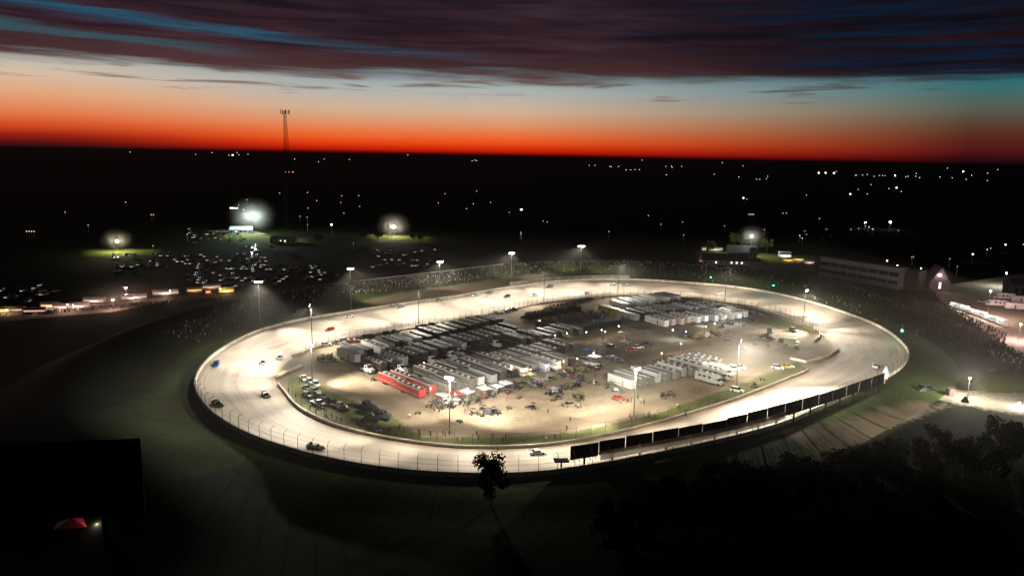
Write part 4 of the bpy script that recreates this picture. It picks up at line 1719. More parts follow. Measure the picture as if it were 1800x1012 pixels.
def mk_motorhome(L=10.5):
    t = tag(empty('motorhome'), 'x', 'motorhome')
    mb = MB()
    mb.cbox(-L / 2, L / 2 - 2.0, -1.25, 1.25, 0.6, 3.5, 0.12)
    mb.loft([(L / 2 - 2.0, 1.2, 1.1, 2.35, 3.45), (L / 2 - 0.9, 1.15, 0.95, 2.45, 3.1)])
    mb.loft([(L / 2 - 2.0, 1.1, 1.0, 0.6, 2.2), (L / 2 - 0.9, 1.05, 0.95, 0.6, 1.6), (L / 2 + 0.3, 1.0, 0.85, 0.6, 1.4)])
    mb.build('body', M['paint'], t)
    mb = MB()
    mb.add([(L / 2 - 1.75, -0.95, 2.3), (L / 2 - 1.75, 0.95, 2.3), (L / 2 - 0.85, 0.92, 1.68), (L / 2 - 0.85, -0.92, 1.68)], [(0, 1, 2, 3)])
    mb.build('windscreen', M['glass'], t)
    for s in (-1, 1):
        for x in (-3.2, -1.2, 0.9):
            mb = MB()
            mb.box(x - 0.5, x + 0.5, s * 1.256 - 0.01, s * 1.256 + 0.01, 2.0, 2.7)
            mb.build('side_window', M['glass'], t)
    for x in (-3.4, -0.8, 1.4):
        mb = MB()
        mb.cbox(x - 0.45, x + 0.45, -0.4, 0.4, 3.502, 3.8, 0.08)
        mb.build('roof_vent', M['white'], t)
    wheels(t, [(L / 2 - 0.9, 1.0), (L / 2 - 0.9, -1.0), (-L / 2 + 2.6, 1.05), (-L / 2 + 2.6, -1.05)], 0.46, 0.3)
    return t


def mk_canopy():
    t = tag(empty('awning_tent'), 'x', 'awning')
    mb = MB()
    mb.add([(-2.2, -1.7, 2.5), (2.2, -1.7, 2.5), (2.2, 1.7, 2.5), (-2.2, 1.7, 2.5), (-2.2, -1.7, 2.42), (2.2, -1.7, 2.42), (2.2, 1.7, 2.42), (-2.2, 1.7, 2.42), (0, 0, 3.0)],
           [(0, 1, 8), (1, 2, 8), (2, 3, 8), (3, 0, 8), (0, 4, 5, 1), (1, 5, 6, 2), (2, 6, 7, 3), (3, 7, 4, 0), (7, 6, 5, 4)])
    mb.build('canopy', M['paint'], t)
    for x, y in ((-2.1, -1.6), (2.1, -1.6), (2.1, 1.6), (-2.1, 1.6)):
        mb = MB()
        mb.tube((x, y, 0), (x, y, 2.45), 0.04, n=4)
        mb.build('leg', M['steel'], t)
    return t


def mk_person(pose):
    """one continuous skinned body"""
    me = bpy.data.meshes.new('person')
    J = {
        'pel': (0, 0, 0.95, .15), 'wa': (0, 0, 1.12, .13), 'ch': (0.01, 0, 1.33, .16), 'ne': (0.01, 0, 1.52, .06), 'he': (0.02, 0, 1.64, .095), 'ht': (0.02, 0, 1.74, .07),
        'sl': (0, .19, 1.43, .065), 'sr': (0, -.19, 1.43, .065), 'hl': (0, .10, 0.88, .10), 'hr': (0, -.10, 0.88, .10)}
    if pose == 'walk':
        J.update({'el': (0.10, .26, 1.15, .048), 'er': (-0.12, -.26, 1.16, .048), 'wl': (0.28, .25, 0.98, .038), 'wr': (-0.10, -.28, 0.90, .038),
                  'kl': (0.20, .11, 0.50, .068), 'kr': (-0.06, -.10, 0.50, .068), 'al': (0.26, .11, 0.09, .045), 'ar': (-0.34, -.11, 0.14, .045), 'tl': (0.42, .12, 0.05, .04), 'tr': (-0.22, -.12, 0.05, .04)})
    elif pose == 'point':
        J.update({'el': (0.18, .28, 1.40, .048), 'er': (0.02, -.30, 1.18, .048), 'wl': (0.42, .26, 1.46, .038), 'wr': (0.16, -.16, 1.05, .038),
                  'kl': (0.03, .12, 0.49, .068), 'kr': (0.02, -.13, 0.49, .068), 'al': (0, .13, 0.09, .045), 'ar': (0, -.15, 0.09, .045), 'tl': (0.16, .15, 0.05, .04), 'tr': (0.16, -.17, 0.05, .04)})
    else:
        J.update({'el': (-0.02, .27, 1.17, .048), 'er': (-0.02, -.27, 1.17, .048), 'wl': (0.08, .26, 0.93, .038), 'wr': (0.08, -.26, 0.93, .038),
                  'kl': (0.02, .11, 0.49, .068), 'kr': (0.02, -.11, 0.49, .068), 'al': (0, .12, 0.09, .045), 'ar': (0, -.12, 0.09, .045), 'tl': (0.16, .14, 0.05, .04), 'tr': (0.16, -.14, 0.05, .04)})
    ks = list(J)
    ed = [('pel', 'wa'), ('wa', 'ch'), ('ch', 'ne'), ('ne', 'he'), ('he', 'ht'), ('ch', 'sl'), ('ch', 'sr'), ('sl', 'el'), ('el', 'wl'), ('sr', 'er'), ('er', 'wr'),
          ('pel', 'hl'), ('pel', 'hr'), ('hl', 'kl'), ('kl', 'al'), ('al', 'tl'), ('hr', 'kr'), ('kr', 'ar'), ('ar', 'tr')]
    me.from_pydata([J[k][:3] for k in ks], [(ks.index(a), ks.index(b)) for a, b in ed], [])
    o = bpy.data.objects.new('person', me)
    col.objects.link(o)
    mod = o.modifiers.new('skin', 'SKIN')
    for i, k in enumerate(ks):
        me.skin_vertices[0].data[i].radius = (J[k][3], J[k][3])
    me.skin_vertices[0].data[0].use_root = True
    s = o.modifiers.new('sub', 'SUBSURF')
    s.levels = s.render_levels = 1
    dg = bpy.context.evaluated_depsgraph_get()
    m2 = bpy.data.meshes.new_from_object(o.evaluated_get(dg))
    o.modifiers.clear()
    o.data = m2
    m2.materials.clear()
    for mm in (M['cloth'], M['trousers'], M['skin'], M['hair']):
        m2.materials.append(mm)
    for p in m2.polygons:
        z = p.center.z
        y = abs(p.center.y)
        p.material_index = 3 if z > 1.68 else (2 if (z > 1.53 or (y > 0.2 and z < 1.1 and z > 0.85)) else (1 if z < 1.0 else 0))
        p.use_smooth = True
    tag(o, 'x', 'person')
    return o


M['trousers'] = plain('dark_trousers', (0.03, 0.035, 0.05), 0.9)
M['hair'] = plain('dark_hair', (0.02, 0.015, 0.01), 0.9)
WHITE = (0.78, 0.78, 0.76)
SILV = (0.42, 0.43, 0.44)
BLACK = (0.012, 0.012, 0.014)
CHAR = (0.05, 0.05, 0.055)
RED = (0.36, 0.022, 0.012)
BLUE = (0.04, 0.12, 0.4)
OLIVE = (0.10, 0.11, 0.05)
YEL = (0.6, 0.38, 0.03)
CN = {WHITE: 'white', SILV: 'silver', BLACK: 'black', CHAR: 'charcoal', RED: 'red', BLUE: 'blue', OLIVE: 'olive green', YEL: 'yellow'}

late, sprint, sedan, suv, pickup, cart, quad = mk_late(), mk_sprint(), mk_sedan(), mk_sedan(True), mk_pickup(), mk_cart(), mk_quad()
trailer, trailer_plain, tractor, mhome, canopy = mk_trailer(), mk_trailer(13.0, 0), mk_tractor(), mk_motorhome(), mk_canopy()
people = [mk_person('stand'), mk_person('walk'), mk_person('point')]
PT = ('body', 'roof', 'spoiler', 'wing', 'cab', 'canopy')

# ---------------------------------------------------------------- race cars on the track
cars = [((380, 642), BLUE, 'blue race car running high beside the wall in the first turn'), ((463, 639), SILV, 'silver and black race car sliding in the middle of the first turn'),
        ((492, 630), WHITE, 'white race car on the inside lane at the first turn'), ((468, 697), OLIVE, 'dark olive race car leaving the first turn on the inside'),
        ((383, 713), OLIVE, 'dark green race car hugging the wall where the fence posts begin'), ((556, 789), CHAR, 'dark charcoal race car nearest the camera on the near straight'),
        ((944, 798), WHITE, 'white race car passing the inner wall right of the tree'), ((579, 581), RED, 'red and white race car facing the pit gate on the back straight'),
        ((613, 558), WHITE, 'white race car high on the back straight by the second pole'), ((702, 540), SILV, 'pale race car beside the wall midway on the back straight'),
        ((769, 529), (0.45, 0.5, 0.15), 'lime race car right against the back straight wall'), ((835, 520), WHITE, 'leading white car of four on the bright back straight'),
        ((860, 516), SILV, 'silver race car just behind the lime one on the back straight'), ((891, 522), CHAR, 'charcoal race car alone in mid-track on the back straight'),
        ((938, 520), WHITE, 'white race car on the inside line near the bleacher crowd'), ((966, 505), CHAR, 'dark race car tight behind the pole above the bleachers'),
        ((1030, 517), (0.7, 0.5, 0.42), 'pinkish race car low on the track behind the haulers'), ((1074, 501), WHITE, 'first of two white cars side by side entering the far turn'),
        ((1097, 502), (0.7, 0.55, 0.5), 'pink tinted race car beside a white one entering the far turn'), ((1264, 517), WHITE, 'white race car by the far curved fence'),
        ((1537, 645), WHITE, 'white race car leaving the far turn towards the billboards')]
for (x, y), c, lab in cars:
    p, i = track_point(x, y)
    tg = OUT[(i + 1) % NS] - OUT[i - 1]
    p2, _ = track_point(x + 3, y)
    o = put(late, p + Vector((0, 0, 0.04)), atan2(tg.y, tg.x) + random.uniform(0.02, 0.3), lab, 'race cars on the track', c, part=PT)
    # lean with the banking
    j = nearest(p, INN)[0]
    slope = math.atan(ZB * 1.6 * 0.5 / max(8, (OUT[i] - INN[i]).length))
    o.rotation_euler = (slope, 0, o.rotation_euler[2])

# ---------------------------------------------------------------- hauler rows
HD = radians(-47)
hx, hy = cos(HD), sin(HD)
cols = [SILV, WHITE, CHAR, BLACK, CHAR, BLACK, (0.12, 0.11, 0.09), (0.10, 0.03, 0.02), (0.06, 0.06, 0.065), (0.05, 0.035, 0.02)]
roofs = [(0.10, 0.09, 0.08), (0.05, 0.045, 0.04), (0.03, 0.03, 0.03), (0.07, 0.055, 0.04), (0.14, 0.13, 0.11), (0.02, 0.02, 0.02)]
rr = random.Random(21)


def row(start, ang, n, rowname, space=5.0, kinds=None, colf=None, heading=HD, L=14, skip=(), proto=None, jit=0.8, roofset=None, tow=0.0):
    a = P(*start)
    d = Vector((cos(radians(ang)), sin(radians(ang)), 0))
    h = Vector((cos(heading), sin(heading), 0))
    for k in range(n):
        if k in skip:
            continue
        c = colf(k) if colf else rr.choice(cols)
        pos = a + d * (k * space / abs(sin(radians(ang) - heading))) + h * (L / 2 + rr.uniform(-jit, jit))
        pos.z = 0.05
        pr = (kinds(k) if kinds else (trailer if rr.random() < 0.62 else trailer_plain))
        nm = {WHITE: 'white', SILV: 'silver', CHAR: 'charcoal', BLACK: 'black'}.get(c) or ('red' if c[0] > 0.3 and c[1] < 0.1 else 'brown' if c[0] > 1.4 * c[2] and c[0] < 0.11 else 'white' if c[0] >= 0.4 and c[1] > 0.3 else 'yellow' if c[0] > 0.3 and c[2] < 0.1 and c[1] > 0.2 else 'maroon' if c[0] > 0.15 and c[1] < 0.1 else 'grey')
        kind = 'motorhome' if pr is mhome else 'hauler'
        o = put(pr, pos, heading + rr.uniform(-0.012, 0.012), f'{nm} {kind}, {ordinal(k)} in the {rowname}', 'haulers parked in the infield', c, part=('body',))
        rc = rr.choice(roofset or roofs)
        o.scale = (rr.uniform(0.82, 1.04), 1, rr.uniform(0.84, 1.03))
        for ch in o.children:
            if ch.name.split('.')[0] in ('roof', 'door'):
                ch.color = (rc[0], rc[1], rc[2], 1)
        if tow and rr.random() < tow and pr is not mhome:
            tp = pos + h * (L / 2 + 2.6)
            tc_ = rr.choice([WHITE, WHITE, SILV, CHAR, RED])
            put(tractor, tp, heading + rr.uniform(-0.03, 0.03), f'{CN.get(tc_, "grey")} truck before the {ordinal(k)} hauler, {rowname}'.replace('  ', ' '), 'trucks parked in the infield', tc_, part=('cab',))


row((604, 621), 49.5, 17, 'back row from the pit gate', colf=lambda k: ([SILV, BLACK, WHITE, SILV, BLACK, WHITE, SILV, CHAR] if k < 8 else [BLACK, CHAR, (0.08, 0.05, 0.04), BLACK])[k % 8 if k < 8 else k % 4], roofset=[(0.22, 0.20, 0.17), (0.12, 0.10, 0.08), (0.16, 0.14, 0.12)])
row((640, 641), 49, 16, 'second row from the back', tow=0.45, colf=lambda k: [(0.05, 0.03, 0.02), CHAR, SILV, BLACK, CHAR, (0.08, 0.05, 0.04)][k % 6], kinds=lambda k: trailer, roofset=[(0.04, 0.032, 0.025), (0.05, 0.06, 0.05), (0.07, 0.06, 0.05)])
row((668, 669), 38.5, 18, 'third row, behind the red haulers', kinds=lambda k: trailer if k % 3 < 2 else trailer_plain, colf=lambda k: RED if k < 2 else rr.choice(cols), skip=(2,), space=4.7)
row((703, 685), 37.5, 15, 'front row by the work lights', kinds=lambda k: trailer_plain if k % 4 else trailer, colf=lambda k: RED if k < 2 else rr.choice([SILV, WHITE, CHAR, BLACK, (0.16, 0.14, 0.12)]), L=13, space=4.7)
row((886, 601), 40, 8, 'shadowed row below the dark hall', colf=lambda k: rr.choice([BLACK, CHAR, (0.05, 0.035, 0.02)]), L=12, space=4.6, roofset=[(0.03, 0.03, 0.03), (0.05, 0.045, 0.04)])
# far block beyond the dark hall
H2 = radians(-57)
row((1042, 543), 36, 1, 'far block, very long', colf=lambda k: (0.42, 0.28, 0.02), heading=H2, L=26, kinds=lambda k: trailer)
row((1060, 538), 36, 10, 'far row behind the yellow sided one', heading=H2, roofset=[(0.5, 0.5, 0.48), (0.55, 0.55, 0.5)], colf=lambda k: WHITE if k % 2 else SILV, skip=(0,))
row((1088, 556), 30, 12, 'far middle row beyond the hall', heading=H2, roofset=[(0.05, 0.05, 0.05), (0.08, 0.08, 0.07)], colf=lambda k: rr.choice([CHAR, BLACK, SILV]))
row((1135, 566), 27, 11, 'lit row past the infield road', heading=H2, tow=0.15, colf=lambda k: [WHITE, SILV, (0.5, 0.42, 0.38), (0.5, 0.42, 0.38), WHITE][k % 5], roofset=[(0.12, 0.12, 0.12), (0.06, 0.06, 0.06)])
# block right of the road
row((1068, 672), 40, 12, 'block beside the near dusty pole', colf=lambda k: [(0.5, 0.5, 0.46), (0.12, 0.12, 0.10), (0.08, 0.08, 0.06), SILV, (0.14, 0.15, 0.12), (0.2, 0.21, 0.18), (0.4, 0.4, 0.37), (0.2, 0.21, 0.18), (0.45, 0.45, 0.42), (0.45, 0.45, 0.42), (0.12, 0.04, 0.03), (0.2, 0.22, 0.2)][k % 12], heading=radians(-50),
    roofset=[(0.16, 0.16, 0.13), (0.2, 0.2, 0.17), (0.10, 0.105, 0.09)], kinds=lambda k: trailer_plain if k < 5 else trailer, space=4.3)
for k, (x, y) in enumerate([(1246, 672), (1256, 664), (1265, 657)]):
    put(mhome, P(x, y, 0.05), radians(-48), f'white motorhome, {ordinal(k)} of the three at the corner of the infield track', 'motorhomes at the infield corner', (0.42, 0.42, 0.38), part=('body',))
# first truck by the pit gate
put(trailer_plain, P(613, 634, 0.05), radians(-46), 'pale grey box trailer standing apart at the pit gate end', None, (0.5, 0.49, 0.47), part=('body',))
put(tractor, P(645, 654, 0.05), radians(-42), 'white truck cab in front of the pale grey box trailer', None, WHITE, part=('cab',))

# ---------------------------------------------------------------- parked cars in and around the infield
kind_n = {id(sedan): 'car', id(suv): 'sport utility car', id(pickup): 'pickup', id(cart): 'utility cart', id(quad): 'quad bike', id(sprint): 'open wheel race car', id(late): 'race car', id(tractor): 'truck'}


def place(lst, group):
    for pr, x, y, ang, c, lab in lst:
        put(pr, P(x, y, 0.06), radians(ang), lab, group, c, part=PT)


place([(pickup, 534, 668, -60, WHITE, 'white pickup at the top of the verge cars by the lamp pole'), (suv, 545, 673, -55, SILV, 'silver car right under the verge lamp pole'),
       (suv, 556, 678, -58, WHITE, 'white car below the lamp pole on the verge'), (sedan, 540, 684, -50, SILV, 'silver low car on the grass by the lamp pole'),
       (pickup, 552, 690, -40, WHITE, 'white long pickup across the grass verge'), (suv, 541, 697, -40, CHAR, 'charcoal car on the grass behind the black row'),
       (pickup, 566, 702, -35, BLACK, 'black pickup, first of the dark row on the verge'), (suv, 575, 707, -35, BLACK, 'black car, second of the dark row on the verge'),
       (pickup, 585, 711, -33, CHAR, 'charcoal pickup, third of the dark row on the verge'), (pickup, 596, 716, -33, WHITE, 'pickup with pale roof amid the dark row on the verge'),
       (suv, 603, 722, -33, BLACK, 'black car at the end of the dark row on the verge'), (pickup, 560, 712, -33, BLACK, 'black pickup nearest the inner wall in the verge row')], 'cars parked on the grass verge')
for k, (x, y, c) in enumerate([(641, 719, BLACK), (652, 729, BLACK), (668, 737, CHAR), (646, 742, BLACK)]):
    put(tractor, P(x, y, 0.06), radians(-30 + 12 * k), f'black recovery truck, {ordinal(k)} of the four bunched on the verge', 'recovery trucks on the verge', c, part=('cab',))
put(suv, P(662, 757, 0.06), radians(-60), 'dark car by the inner wall below the recovery trucks', None, CHAR, part=PT)
place([(sedan, 573, 607, 20, WHITE, 'white race hauler car parked first by the pit gate fence'), (suv, 597, 604, 15, SILV, 'silver car by the pit gate beside the red pickup'),
       (pickup, 622, 602, 20, RED, 'red pickup parked by the back straight fence'), (suv, 606, 600, 30, WHITE, 'white car behind the red pickup at the fence'),
       (pickup, 640, 595, 45, CHAR, 'dark pickup along the fence after the red one'), (suv, 650, 593, 45, BLACK, 'black car along the fence after the dark pickup'),
       (suv, 681, 588, 45, BLACK, 'black car alone by the back straight fence'), (pickup, 693, 586, 45, CHAR, 'charcoal pickup alone by the back straight fence'),
       (suv, 738, 577, 45, BLACK, 'first black car of the line near the thin pole'), (suv, 747, 575, 45, CHAR, 'charcoal car in the line near the thin pole'),
       (pickup, 757, 573, 45, BLACK, 'black pickup in the line near the thin pole'), (sedan, 767, 571, 45, SILV, 'silver car ending the line near the thin pole'),
       (sedan, 874, 551, 40, WHITE, 'white low car by the bleacher end'), (suv, 892, 549, 40, WHITE, 'white car on the far dirt by the fence'), (suv, 903, 546, 40, BLACK, 'black car on the far dirt by the fence'),
       (suv, 566, 635, -40, OLIVE, 'tan car beside the pale box trailer'), (pickup, 580, 632, -40, OLIVE, 'olive pickup beside the pale box trailer'),
       (sedan, 1045, 676, -50, (0.10, 0.11, 0.05), 'dark green car crossing the open dirt'), (sedan, 1088, 702, -15, RED, 'red car beside the white trailer on the dirt'),
       (sedan, 1087, 689, -30, CHAR, 'dark car behind the red one'), (sedan, 1003, 713, 20, (0.2, 0.19, 0.14), 'grey race car alone on the dirt with two people'),
       (suv, 1296, 688, -30, WHITE, 'white car on the verge by the thin dusty pole'), (suv, 1290, 650, -30, WHITE, 'white car nosing out past the motorhomes'), (pickup, 1298, 648, -30, SILV, 'silver pickup beside the white car past the motorhomes'),
       (suv, 1367, 648, -30, SILV, 'silver car in the dusty far corner'), (sedan, 1385, 646, -10, YEL, 'yellow car in the dusty far corner'),
       (suv, 1395, 582, -70, CHAR, 'dark car with pale bonnet by the fence bend'), (pickup, 1345, 594, 0, BLACK, 'black pickup in the dark group at the far dirt'), (suv, 1355, 598, 30, BLACK, 'black car in the dark group at the far dirt'),
       (tractor, 1352, 588, 60, BLACK, 'black truck in the dark group at the far dirt'), (suv, 1375, 601, 40, CHAR, 'charcoal car by the small yellow box truck'),
       (suv, 1281, 603, -20, CHAR, 'dark car on the dirt before the glaring lamp'), (pickup, 1322, 552, -20, BLACK, 'black pickup on the far verge'), (pickup, 1335, 556, -20, CHAR, 'charcoal pickup on the far verge'),
       (suv, 1122, 612, 20, WHITE, 'white car parked by the dark hall end'), (pickup, 1135, 608, 20, CHAR, 'dark pickup hitched near the white box trailer'),
       (sedan, 1110, 617, 0, RED, 'dark red car by the small tan tent'), (suv, 1076, 612, -30, BLACK, 'black car in the shadowed pit lane'), (pickup, 1086, 636, -20, BLACK, 'black pickup in the shadow by the bright stall'),
       (pickup, 1075, 632, -20, CHAR, 'charcoal pickup in the shadow by the bright stall')], None)
# little yellow box truck
t = tag(empty('box_truck', P(1392, 607, 0.06), radians(-20)), 'small box truck with white roof in the far dirt corner', 'truck')
mb = MB()
mb.cbox(-3.4, 1.6, -1.2, 1.2, 0.7, 3.2, 0.08)
o = mb.build('body', M['paint'], t)
o.color = (0.28, 0.26, 0.12, 1)
mb = MB()
mb.cbox(-3.5, 1.7, -1.3, 1.3, 3.21, 3.35, 0.05)
mb.build('roof', M['white'], t)
mb = MB()
mb.loft([(1.62, 1.1, 1.0, 0.6, 2.1), (2.3, 1.05, 0.9, 0.6, 2.0), (3.2, 1.0, 0.8, 0.6, 1.2)])
o = mb.build('cab', M['paint'], t)
o.color = (0.3, 0.28, 0.14, 1)
wheels(t, [(-2.2, 1.1), (-2.2, -1.1), (2.2, 1.0), (2.2, -1.0)], 0.42, 0.28)

# rows of parked dark trucks along the far curved verge
for k in range(22):
    f = k / 21
    x = 1130 + (1330 - 1130) * f
    y = 525 + (552 - 525) * f + (4 if k % 2 else 0) - 3
    pr = (pickup, suv, sedan)[k % 3]
    put(pr, P(x, y + 3, 0.06), radians(-70 + 10 * (k % 4)), f'dark {kind_n[id(pr)]}, {ordinal(k)} along the far curved fence from the haulers', 'cars along the far curved fence', rr.choice([BLACK, CHAR, BLACK, WHITE]), part=PT)

# small pit vehicles scattered over the open dirt
scat = [(808, 742, quad), (832, 728, cart), (845, 731, quad), (850, 722, cart), (857, 728, sprint), (868, 725, cart), (875, 728, quad), (894, 718, quad), (912, 700, quad), (928, 716, quad), (937, 718, cart),
        (965, 694, cart), (976, 690, sprint), (984, 693, cart), (988, 686, sprint), (996, 683, cart), (981, 700, cart), (973, 704, quad), (1008, 683, cart), (1020, 672, sprint), (1016, 679, cart), (1024, 668, cart),
        (1018, 698, sprint), (1020, 704, cart), (1080, 664, cart), (1070, 684, cart), (1076, 681, sprint), (1150, 643, cart), (1160, 640, cart), (1168, 636, cart), (1176, 633, sprint), (1132, 646, cart), (1143, 646, quad),
        (1120, 648, cart), (1178, 697, cart), (1328, 606, quad), (1350, 610, cart), (1400, 614, cart), (1340, 668, quad), (1325, 680, cart), (735, 727, quad), (655, 668, quad),
        (756, 716, cart), (765, 712, sprint), (775, 718, cart), (785, 710, sprint), (793, 716, cart), (802, 711, sprint), (812, 706, cart), (820, 712, sprint), (832, 703, cart), (840, 707, cart), (848, 700, sprint),
        (862, 698, cart), (870, 692, sprint), (880, 687, cart), (890, 690, cart), (903, 680, sprint), (912, 683, cart), (920, 676, late), (935, 671, late), (942, 679, late), (952, 682, cart), (968, 668, late), (985, 660, cart),
        (992, 662, sprint), (1001, 657, late), (1012, 652, cart), (1024, 653, sprint), (1036, 648, cart), (1046, 650, sprint), (1055, 646, cart), (1200, 592, sprint), (1208, 588, cart), (1215, 594, sprint), (1230, 596, cart),
        (1242, 592, sprint), (1252, 586, cart), (1262, 590, sprint), (1268, 575, cart), (1280, 570, late), (1300, 560, pickup), (1310, 558, pickup), (1320, 565, suv), (1165, 700, cart)]
zone = lambda x, y: ('on the open dirt below the front row' if y > 690 and x < 1000 else 'among the front row work lights' if x < 960 else 'on the dirt between the two hauler blocks' if x < 1030 else 'by the block right of the dirt road' if x < 1195 and y > 630 else 'in the bright pit area on the far side' if y < 600 else 'in the dusty right end of the infield')
cnt = {}
for x, y, pr in scat:
    c = rr.choice([CHAR, OLIVE, BLACK, (0.1, 0.09, 0.06), CHAR] if pr in (cart, quad) else [CHAR, (0.03, 0.05, 0.12), (0.14, 0.05, 0.03), CHAR, OLIVE, SILV])
    z = zone(x, y)
    kk = (z, id(pr))
    cnt[kk] = cnt.get(kk, 0) + 1
    put(pr, P(x, y, 0.06), rr.uniform(0, 2 * pi), f'{ordinal(cnt[kk] - 1)} {kind_n[id(pr)]} {z}', 'pit vehicles in the infield', c, part=PT)

# awnings off the front row
aw = [(803, 703, RED), (820, 700, WHITE), (778, 706, SILV), (872, 690, SILV), (888, 684, WHITE), (850, 694, WHITE), (930, 668, (0.2, 0.22, 0.1)), (948, 662, CHAR), (975, 655, WHITE), (1010, 645, CHAR), (1027, 640, CHAR), (1034, 626, BLUE), (1045, 636, WHITE),
      (1100, 610, (0.5, 0.45, 0.33)), (970, 592, (0.45, 0.3, 0.2)), (1000, 600, (0.4, 0.3, 0.22)), (1095, 594, (0.5, 0.38, 0.22)), (1230, 582, WHITE), (1262, 560, SILV), (1052, 618, (0.3, 0.3, 0.28))]
for k, (x, y, c) in enumerate(aw):
    nm = {WHITE: 'white', SILV: 'silver', CHAR: 'charcoal', RED: 'red', BLUE: 'blue'}.get(c, 'tan')
    put(canopy, P(x, y, 0.05), HD + rr.uniform(-.1, .1), f'{nm} pit awning, {ordinal(k)} of those lit by the work lights', 'pit awnings', c, part=('canopy',))


# work lights in the pits
def work_light(x, y, power, c, lab, h=4.2, z0=0.05, glow=None, r=0.17, cat='work light', group='pit work lights'):
    b = P(x, y, z0)
    t = tag(empty('work_light', b), lab, cat, group)
    mb = MB()
    mb.tube((0, 0, 0), (0, 0, h), 0.05, n=5)
    mb.build('mast', M['steel'], t)
    for a in range(3):
        mb = MB()
        mb.tube((0, 0, 0.7), (0.6 * cos(a * 2.09), 0.6 * sin(a * 2.09), 0), 0.03, n=4)
        mb.build('leg', M['steel'], t)
    mb = MB()
    mb.ball((0, 0, h + r), r, 8, 5)
    mb.build('bulb', glow or M['lamp'], t, True)
    if power:
        point((0, 0, h + r + 0.02), power, c, r + 0.05, t)
    return t


WARM, COOL, NEUT = (1.0, 0.72, 0.45), (0.78, 0.92, 1.0), (1.0, 0.94, 0.84)
M['lamp_warm'] = emit('warm_glow', (1.0, 0.75, 0.45), 30)
M['lamp_cool'] = emit('cool_glow', (0.8, 0.93, 1.0), 40)
for k, (x, y, pw, c, gl) in enumerate([(800, 716, 5200, NEUT, 'lamp'), (822, 706, 2600, NEUT, 'lamp'), (852, 700, 2200, (1, .86, .72), 'lamp'), (880, 694, 3000, (1, .88, .9), 'lamp'), (898, 664, 900, WARM, 'lamp_warm'), (932, 670, 1800, (1, .75, .6), 'lamp_warm'),
                                       (960, 664, 2800, (.85, .9, 1), 'lamp_cool'), (990, 655, 1700, (1, .7, .45), 'lamp_warm'), (1014, 650, 1300, (1, .7, .45), 'lamp_warm'), (1043, 640, 3600, COOL, 'lamp_cool'), (757, 705, 1500, (1, .75, .6), 'lamp_warm'),
                                       (1030, 601, 500, NEUT, 'lamp'), (1057, 597, 700, NEUT, 'lamp'), (1087, 590, 900, WARM, 'lamp'), (996, 603, 350, WARM, 'lamp_warm'), (1182, 597, 2600, COOL, 'lamp_cool'), (1205, 600, 900, (.9, 1, .9), 'lamp'),
                                       (1240, 590, 2200, (1, .75, .4), 'lamp_warm'), (1255, 585, 3600, NEUT, 'lamp'), (1275, 572, 5200, COOL, 'lamp_cool'), (1300, 570, 4200, COOL, 'lamp_cool'), (1196, 622, 1100, (1, .5, .2), 'lamp_warm'), (745, 658, 250, WARM, 'lamp_warm'),
                                       (1162, 640, 700, (1, .6, .35), 'lamp_warm'), (948, 580, 300, NEUT, 'lamp'), (975, 607, 250, WARM, 'lamp_warm'), (1063, 600, 300, NEUT, 'lamp')]):
    tone = 'warm' if gl == 'lamp_warm' else 'blue-white' if gl == 'lamp_cool' else 'white'
    place_ = 'front row' if (x < 1060 and y > 635) else 'dark hall edge' if x < 1100 else 'far lit pit'
    work_light(x, y, pw * 1.0, c, f'{tone} pit work light, {ordinal(k)} counted along the {place_}', glow=M[gl])

# ---------------------------------------------------------------- people in the infield
cl_cols = [(0.02, 0.02, 0.025), (0.05, 0.05, 0.05), (0.5, 0.5, 0.48), (0.03, 0.05, 0.14), (0.35, 0.05, 0.04), (0.15, 0.14, 0.12), (0.02, 0.02, 0.02)]
spots = [(822, 722), (818, 726), (842, 714), (890, 705), (1016, 718), (1021, 718), (1002, 741), (963, 727), (1132, 710), (1127, 708), (1195, 718), (1190, 717), (1086, 706), (1092, 710), (1102, 708), (1110, 707), (1121, 702), (1105, 708),
         (703, 750), (701, 757), (756, 762), (757, 767), (736, 763), (738, 768), (779, 765), (783, 768), (804, 776), (812, 778), (838, 766), (841, 773), (866, 770), (884, 777), (889, 772), (921, 779), (960, 776), (975, 772), (996, 757),
         (640, 664), (1142, 730), (1139, 733), (1158, 727), (1206, 727), (1205, 733), (1110, 740), (1107, 735), (1118, 738), (724, 768), (712, 770), (695, 765), (685, 760), (670, 764), (600, 742), (592, 738), (583, 735), (574, 728), (570, 725), (556, 726),
         (545, 722), (520, 700), (507, 690), (526, 676), (1243, 607), (1248, 607), (1229, 690), (1262, 595), (1277, 585), (1281, 585), (1305, 575), (1309, 574), (860, 740), (720, 735), (1047, 665), (1003, 640)]
for k in range(26):
    spots.append((564 + k * 2.4 + rr.uniform(-1, 1), 629 - k * 0.35 + rr.uniform(-1.5, 1.5)))
for k in range(34):
    f = k / 33
    spots.append((680 + 190 * f + rr.uniform(-3, 3), 594 - 42 * f + rr.uniform(-2, 2) + 6))
for k in range(40):
    f = rr.random()
    spots.append((760 + 290 * f + rr.uniform(-6, 6), 722 - 70 * f + rr.uniform(-6, 6)))
for k in range(24):
    f = k / 23
    spots.append((1060 + 240 * f + rr.uniform(-3, 3), 527 + 8 * f * f + rr.uniform(-1, 1) + 3 * f))
for k in range(20):
    spots.append((1190 + rr.uniform(0, 100), 596 - rr.uniform(0, 22)))


